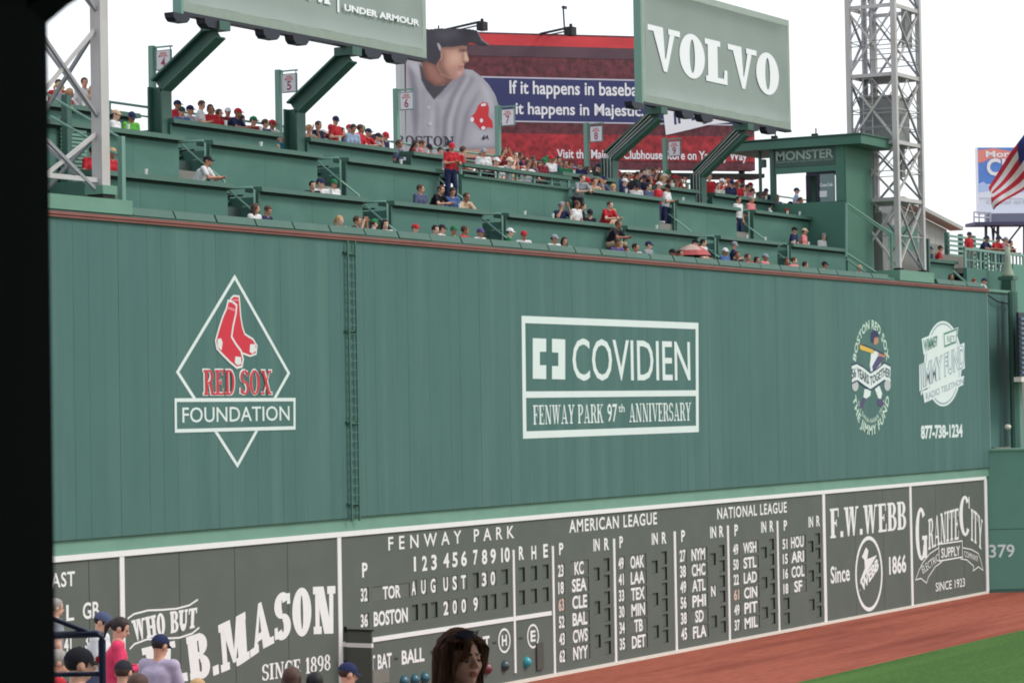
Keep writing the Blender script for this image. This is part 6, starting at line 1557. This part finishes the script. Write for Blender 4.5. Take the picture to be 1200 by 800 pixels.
for i in range(8):
    t = 2*math.pi*i/8; b.tube([c+np.array([.02*math.cos(t), .02*math.sin(t), -.02]), c+np.array([.25*math.cos(t), .25*math.sin(t), -.085]), c+np.array([.59*math.cos(t), .58*math.sin(t), -.355])], .006, 4)
b.build('ribs', BLACK, um)

# paper cups left on the counters
rc = random.Random(8); cups = []
for t in 'BCD':
    for i in range(7):
        if (t, i) not in XE: continue
        a_, c_ = XE[(t, i)]
        for k in range(rc.choice([1, 1, 2, 3])):
            x_ = rc.uniform(a_+.3, max(a_+.4, c_-.3)); c = (x_, YR[t]+rc.uniform(-.06, .2), ZC[t]+.052)
            b = MB(); b.lathe((0, 0, 0), [(0, 0), (.03, 0), (.043, .12), (.045, .125), (.0, .115)], 8)
            o = b.build('paper_cup', mat('cup_white', (214, 214, 212), .5), None, None, 'cup', 'paper cups on the counters', loc=(0, 0, 0)); o.location = c
            v_ = np.array(c)-CAM; px_ = 600+FPX*(v_ @ RR)/(v_ @ F_); cups.append((px_, 'on the %s row counter %s' % ({'B': 'second', 'C': 'third', 'D': 'top'}[t], seg(px_)), o))
for px_, w_, o in cups:
    same = sorted(q[0] for q in cups if q[1] == w_)
    o['label'] = '%ssmall pale paper cup standing %s' % ('' if len(same) == 1 else ORD[same.index(px_)], w_)

# ================================================================== foreground
f2 = np.array([math.cos(YAW), math.sin(YAW), 0]); s2 = np.array([math.sin(YAW), -math.cos(YAW), 0])
def G(d, l, z): return CAM*np.array([1, 1, 0])+f2*d+s2*l+np.array([0, 0, z])
def zfl(d): return 5.35-.078*d
gs = empty('lower_grandstand', G(15, 0, 0), 'stepped concrete lower stand in front of the camera', 'stand')
d = -1.0; 
while d < 36:
    b = MB(); z = zfl(d+.45)
    b.prism([G(d, -16, 0), G(d, 12, 0), G(d, 12, z), G(d, -16, z)], f2*.896); b.build('step', CONC, gs); d += .9
rf2 = empty('grandstand_roof', G(2, 0, 10), 'dark roof and rear wall of the stand the photographer sits in', 'roof')
b = MB(); b.prism([G(-12, -18, 10.6), G(-12, 14, 10.6), G(-12, 14, 10.9), G(-12, -18, 10.9)], f2*25); b.build('roof_deck', mat('roof_underside', (52, 56, 54), .8), rf2)
b = MB(); b.prism([G(-12, -18, 4.5), G(-12, 14, 4.5), G(-12, 14, 10.59), G(-12, -18, 10.59)], f2*-.3); b.build('rear_wall', mat('rear_wall_dark', (58, 62, 58), .8), rf2)
for k in range(9):
    b = MB(); b.prism([G(-11.9, -17.5+k*3.9, 10.3), G(-11.9, -17.3+k*3.9, 10.3), G(-11.9, -17.3+k*3.9, 10.59), G(-11.9, -17.5+k*3.9, 10.59)], f2*24.8); b.build('rafter', mat('rafter_green', (46, 62, 56), .7), rf2)
# dark steel column close to the camera
pc = G(2.2, 0, 0); kl = (60-600)/FPX*2.2
sc_ = empty('steel_column', G(2.35, kl-.16, zfl(2.3)), 'thick out of focus dark green steel column along the left edge', 'column')
NB = mat('near_column_dark_green', (12, 18, 18), .95, .2, (3, 3, 3), spec=.03)
b = MB(); xr = kl
kl = (60-600)/FPX*2.5
for l0, l1, d0, d1 in ((kl-.03, kl, 2.2, 2.5), (kl-.34, kl-.31, 2.2, 2.5), (kl-.31, kl-.03, 2.33, 2.37)):
    b.prism([G(d0, l0, zfl(2.3)), G(d0, l1, zfl(2.3)), G(d0, l1, 11), G(d0, l0, 11)], f2*(d1-d0))
b.build('shaft', NB, sc_)
b = MB(); P = lambda l, z, dd=2.4: G(dd, l, z)
zt0 = 7.176+.366
b.prism([P(kl-.002, zt0-.012), P(kl+.02, zt0+.006), P(kl+.30, zt0+.17), P(kl+.30, zt0+.26), P(kl-.002, zt0+.06)], f2*.1); b.build('knee_brace', NB, sc_)
b = MB()
for k in range(6):
    z = zfl(2.3)+.4+k*.7; b.lathe(G(2.42, kl-.015, z), [(0, 0), (.012, .0), (.012, .01), (0, .012)], 6)
b.build('rivet', NB, sc_)
# dark blue pipe railing
RB = mat('rail_dark_navy', (28, 36, 62), .4)
dR = 15.0
nr = empty('stand_railing', atd(119, 900, dR), 'dark navy pipe railing beside the black capped man at lower left', 'railing')
b = MB(); b.tube([atd(50, 744, dR), atd(113, 742, dR), atd(118.5, 743.5, dR), atd(119.5, 750, dR), atd(121, 960, dR)], .021, 8); b.build('top_pipe', RB, nr, smooth=True)
b = MB(); b.tube([atd(40, 716, dR), atd(66, 726, dR), atd(100, 739, dR), atd(112, 744, dR)], .014, 8); b.build('slanted_pipe', RB, nr, smooth=True)
b = MB(); b.tube([atd(50, 790, dR), atd(120, 789, dR)], .014, 8); b.build('mid_pipe', RB, nr, smooth=True)
b = MB(); b.lathe(atd(116, 772, dR), [(0, -.02), (.018, -.012), (.02, 0), (.016, .014), (0, .02)], 10); b.build('red_tag', cloth('red'), nr, smooth=True)

def dirang(right, away):
    """yaw so that the local -Y axis points along right*RR + away*F (ground plane)"""
    d = s2*right+f2*away; return math.degrees(math.atan2(d[0], -d[1]))
FINE = .013
fg = [  # px, py, dist, right, away, posedict, shirt, head, label, sleeve etc
 (94, 779, 19.5, .9, .35, stand_pose(4, 0, 4, 'down'), 'dark', ('cap', 'black'), 'man in black cap and dark shirt beside the navy railing at lower left', 'tan'),
 (120, 729, 33, .95, -.1, stand_pose(8, 0, 24, 'front'), 'white', ('cap', 'slate'), 'man in grey cap and white shirt looking down behind the railing', 'slate'),
 (141, 736, 31, .95, .1, stand_pose(6, 0, 22, 'front', long=True, sleeve=1.0), 'magenta', ('pony', 'dark'), 'woman in bright pink top with dark hair tied up, looking down', 'tan'),
 (188, 757, 29, .45, .85, stand_pose(6, -8, 18, 'front'), 'lavender', ('cap', 'navy'), 'man in pale lavender shirt and dark cap seen from behind below the lettering', 'tan'),
 (66, 712, 37, .8, .4, stand_pose(4, 0, 10, 'down'), 'grey', ('short', 'grey'), 'grey haired person in grey half hidden behind the dark column', 'tan'),
 (69, 776, 27, .9, .3, stand_pose(4, 0, 10, 'down'), 'red', ('short', 'grey'), 'person in red at the column edge, left of the black capped man', 'navy'),
 (145, 788, 27, .3, .9, stand_pose(4, 0, 8, 'down'), 'dark', ('cap', 'dark'), 'small dark capped head beneath the pink shirted woman', 'navy'),
 (163, 806, 24, .6, .7, stand_pose(4, 0, 8, 'down'), 'dark', ('short', 'brown'), 'brown haired head at the bottom edge left of the lavender shirt', 'navy'),
 (232, 809, 28, .2, .9, stand_pose(4, 0, 8, 'down'), 'pink', ('short', 'blond'), 'balding pinkish head at the bottom edge under the big letter B', 'navy'),
 (343, 796, 27, .5, .8, stand_pose(4, 0, 8, 'down'), 'dark', ('long', 'brown'), 'long brown haired head at bottom edge under SINCE 1898', 'navy'),
 (369, 802, 27, -.1, .9, stand_pose(4, 0, 8, 'down'), 'navy', ('short', 'black'), 'black haired head at bottom edge under the digits 98', 'navy'),
 (408, 790, 29, .8, .4, stand_pose(8, 0, 14, 'down'), 'red', ('cap', 'navy'), 'person in navy cap and red jacket by the open scoreboard door', 'navy'),
]
fine = {}
for px, py, dist, ri, aw, pd, shirt, head, lab, tr in fg:
    key = str(sorted((k, str(v)) for k, v in pd.items()))
    if key not in fine: fine[key] = make_body(pd, FINE)
    person(atd(px, py, dist), dirang(ri, aw), None, shirt, head, lab, None, 1.0, fine[key], skin=SKINS[0] if 'lavender' not in lab else SKINS[1], trousers=tr, posedict=pd)

# the woman in front
WD = 12.2
wp = stand_pose(2, 0, 1, 'down', detail=True, w=.9, long=True, sleeve=1.0)
wh = wp['head'][0]; wR = wp['head'][1]
wp['hair'] = 1
body = make_body(dict(wp, detail=True), .016)
def face_sdf(P, want=False):
    d = ell_d(P, (0, .012, .03), (.075, .095, .088)); k = .02
    def sm(d, v, k=.02):
        h = np.clip(.5+.5*(d-v)/k, 0, 1); return d*(1-h)+v*h-k*h*(1-h)
    d = sm(d, ell_d(P, (0, -.020, -.035), (.060, .070, .066)))
    d = sm(d, ell_d(P, (0, -.055, -.088), (.026, .026, .022)), .02)          # chin
    for s in (-1, 1):
        d = sm(d, ell_d(P, (.038*s, -.060, -.020), (.022, .020, .020)), .02)  # cheek
        d = sm(d, cap_d(P, (.012*s, -.083, .030), (.045*s, -.070, .028), .008, .006), .012)  # brow
        e = ell_d(P, (.031*s, -.092, .008), (.019, .016, .012)); h = np.clip(.5-.5*(-e-d)/.01*-1, 0, 1)
        d = np.maximum(d, -(e+.003))
        d = sm(d, cap_d(P, (.078*s, .012, .012), (.076*s, .012, -.03), .010, .008), .006)
    d = sm(d, cap_d(P, (0, -.084, .018), (0, -.110, -.018), .007, .010), .010)
    for s in (-1, 1): d = sm(d, ell_d(P, (.011*s, -.100, -.021), (.009, .011, .008)), .008)
    ey = np.minimum(ell_d(P, (.031, -.073, .008), (.0135, .0135, .0135)), ell_d(P, (-.031, -.073, .008), (.0135, .0135, .0135)))
    up = cap_d(P, (-.018, -.092, -.050), (.018, -.092, -.050), .0055, .0055); lo = cap_d(P, (-.014, -.090, -.060), (.014, -.090, -.060), .0068, .0068); mid = ell_d(P, (0, -.094, -.049), (.012, .009, .006))
    lips = np.minimum(np.minimum(up, lo), mid); base = d.copy()
    d = sm(d, lips, .005); d2 = np.minimum(d, ey)
    d2 = sm(d2, cap_d(P, (0, .02, -.06), (0, .03, -.18), .052, .052), .02)
    if not want: return d2
    m = np.zeros(len(P), int); m[(lips < base+.0006)] = 5; m[(ey < d+.0002) & (P[:, 2] < .0085)] = 6
    m[(ey < d+.0002) & (np.abs(np.abs(P[:, 0])-.033) < .007) & (np.abs(P[:, 2]-.003) < .006)] = 4; m[(ey < d+.0006) & (np.abs(P[:, 2]-.0095) < .0018)] = 4
    br = np.minimum(cap_d(P, (.014, -.090, .032), (.050, -.074, .034), .006, .004), cap_d(P, (-.014, -.090, .032), (-.050, -.074, .034), .006, .004)); m[br < .001] = 4
    return m
V, F = surface_nets(face_sdf, (-.11, -.14, -.18), (.11, .13, .14), .0048)
mi = face_sdf(V[F].mean(1), True)
Vw = V @ wR.T+wh
bv = np.array([v.co[:] for v in body.vertices]); bf = [tuple(p.vertices) for p in body.polygons]; bmi = [p.material_index for p in body.polygons]
keep = [i for i, f in enumerate(bf) if not (bv[list(f)].mean(0)[2] > wh[2]-.155 and np.linalg.norm(bv[list(f)].mean(0)[:2]-wh[:2]) < .14)]
wme = bpy.data.meshes.new('person'); k0 = len(bv)
wme.from_pydata(bv.tolist()+Vw.tolist(), [], [bf[i] for i in keep]+[tuple(int(x)+k0 for x in q) for q in F])
for k in range(7): wme.materials.append(BLACK)
wme.polygons.foreach_set('material_index', [bmi[i] for i in keep]+[int(x) for x in mi]); wme.polygons.foreach_set('use_smooth', [True]*len(wme.polygons)); wme.update()
wy = dirang(.62, -.78)
wo = person(atd(541, 773, WD), wy, None, 'dark', ('none', ''), 'woman with long dark brown hair and sunglasses on her head at the bottom centre', None, 1.0, wme, SKINS[0], 'navy', posedict=wp)
wo.material_slots[6].link = 'OBJECT'; wo.material_slots[6].material = mat('eye_white', (140, 130, 126), .3)
WH = mat('woman_dark_brown_hair', (84, 60, 48), .95, .5, (90, 90, 12), .3, spec=.06)
def whair(P):
    d = ell_d(P, (0, .020, .038), (.094, .116, .105))
    for s in (-1, 1):
        d = np.minimum(d, cap_d(P, (.075*s, .0, .05), (.092*s, .015, -.22), .034, .036)); d = np.minimum(d, cap_d(P, (.07*s, .04, .03), (.085*s, .05, -.30), .05, .04))
    d = np.minimum(d, cap_d(P, (0, .06, .0), (0, .09, -.30), .075, .055))
    r = .0022*np.sin(np.arctan2(P[:, 0], P[:, 1]-.02)*46+3*np.sin(P[:, 2]*18)); d = d+r
    # face opening: narrow on her right (viewer's left) where the fringe falls
    cx = .006+np.clip((P[:, 2])*-.10, -.02, .02)
    w = np.where(P[:, 0] > cx, .062, .030)-np.clip(P[:, 2]-.03, 0, 1)*.62
    op = np.maximum(np.abs(P[:, 0]-cx)-w, np.maximum(P[:, 2]-.088, P[:, 1]+.022))
    return np.maximum(d, -op)
V, F = surface_nets(whair, (-.17, -.13, -.36), (.17, .19, .17), .0062)
hb = MB(); hb.v = [tuple(v) for v in V]; hb.f = [tuple(int(x) for x in q) for q in F]; hb.m = [0]*len(F)
rs = random.Random(5)
for i in range(150):                      # loose locks
    a = rs.uniform(-2.75, 2.75); x = math.sin(a); y = math.cos(a)
    top = np.array([x*.062, .02+y*.08, .112]); mid = np.array([x*.092, .02+y*.112, .05]); lo = np.array([x*(.098+rs.uniform(0, .02)), .03+y*.09, -.12]); en = np.array([x*(.10+rs.uniform(0, .035)), .04+y*.08, -.28-rs.uniform(0, .08)])
    if y < -.55: mid = np.array([x*.1+(.01 if x > 0 else -.015), -.075, .05]); lo = np.array([(1 if x > 0 else -1)*.082, -.045, -.07]); en = np.array([(1 if x > 0 else -1)*.1, -.01, -.26])
    hb.tube([top, (top+mid)/2+np.array([x*.008, y*.010, .006]), mid, (mid+lo)/2+np.array([x*.005, y*.004, 0]), lo, en], [.002, .0045, .0055, .0055, .005, .0015], 5)
hme = bpy.data.meshes.new('hair'); hme.from_pydata(hb.v, [], hb.f); hme.materials.append(WH); hme.polygons.foreach_set('use_smooth', [True]*len(hme.polygons)); hme.update()
Mw = Matrix([[*wR[0], wh[0]], [*wR[1], wh[1]], [*wR[2], wh[2]], [0, 0, 0, 1]])
q = bpy.data.objects.new('hair', hme); COL.objects.link(q); q.parent = wo; q.matrix_local = Mw
sgm = MB(); 
for s in (-1, 1):
    pts = [(s*(.006+.052*t), -.098+.030*abs(t*1.1)**2+.012, .098+.0*t) for t in (0, .5, 1)]
    # lens: rounded shell
    k0 = len(sgm.v)
    for j in range(5):
        for i in range(9):
            u = i/8; v = j/4-.5; hgt = .040*(1-.35*abs(u-.5)*1.2); x = s*(.007+.054*u); y = -.088+.045*u*u+v*.02; z = .108+.0+v*-hgt+(.0)
            sgm.v.append((x, y-.002*math.cos(v*3), z+.012))
    for j in range(4):
        for i in range(8): sgm.f.append((k0+j*9+i, k0+j*9+i+1, k0+(j+1)*9+i+1, k0+(j+1)*9+i)); sgm.m.append(0)
    sgm.tube([(s*.061, -.045, .122), (s*.088, .0, .105), (s*.094, .05, .06)], .003, 5, 1)
sgm.tube([(-.012, -.092, .128), (0, -.095, .13), (.012, -.092, .128)], .003, 5, 1)
sme = bpy.data.meshes.new('sunglasses'); sme.from_pydata(sgm.v, [], sgm.f); sme.materials.append(mat('lens_smoky_blue', (44, 46, 72), .12, spec=.8)); sme.materials.append(BLACK); sme.polygons.foreach_set('material_index', sgm.m); sme.polygons.foreach_set('use_smooth', [True]*len(sme.polygons)); sme.update()
q = bpy.data.objects.new('sunglasses', sme); COL.objects.link(q); q.parent = wo; q.matrix_local = Mw
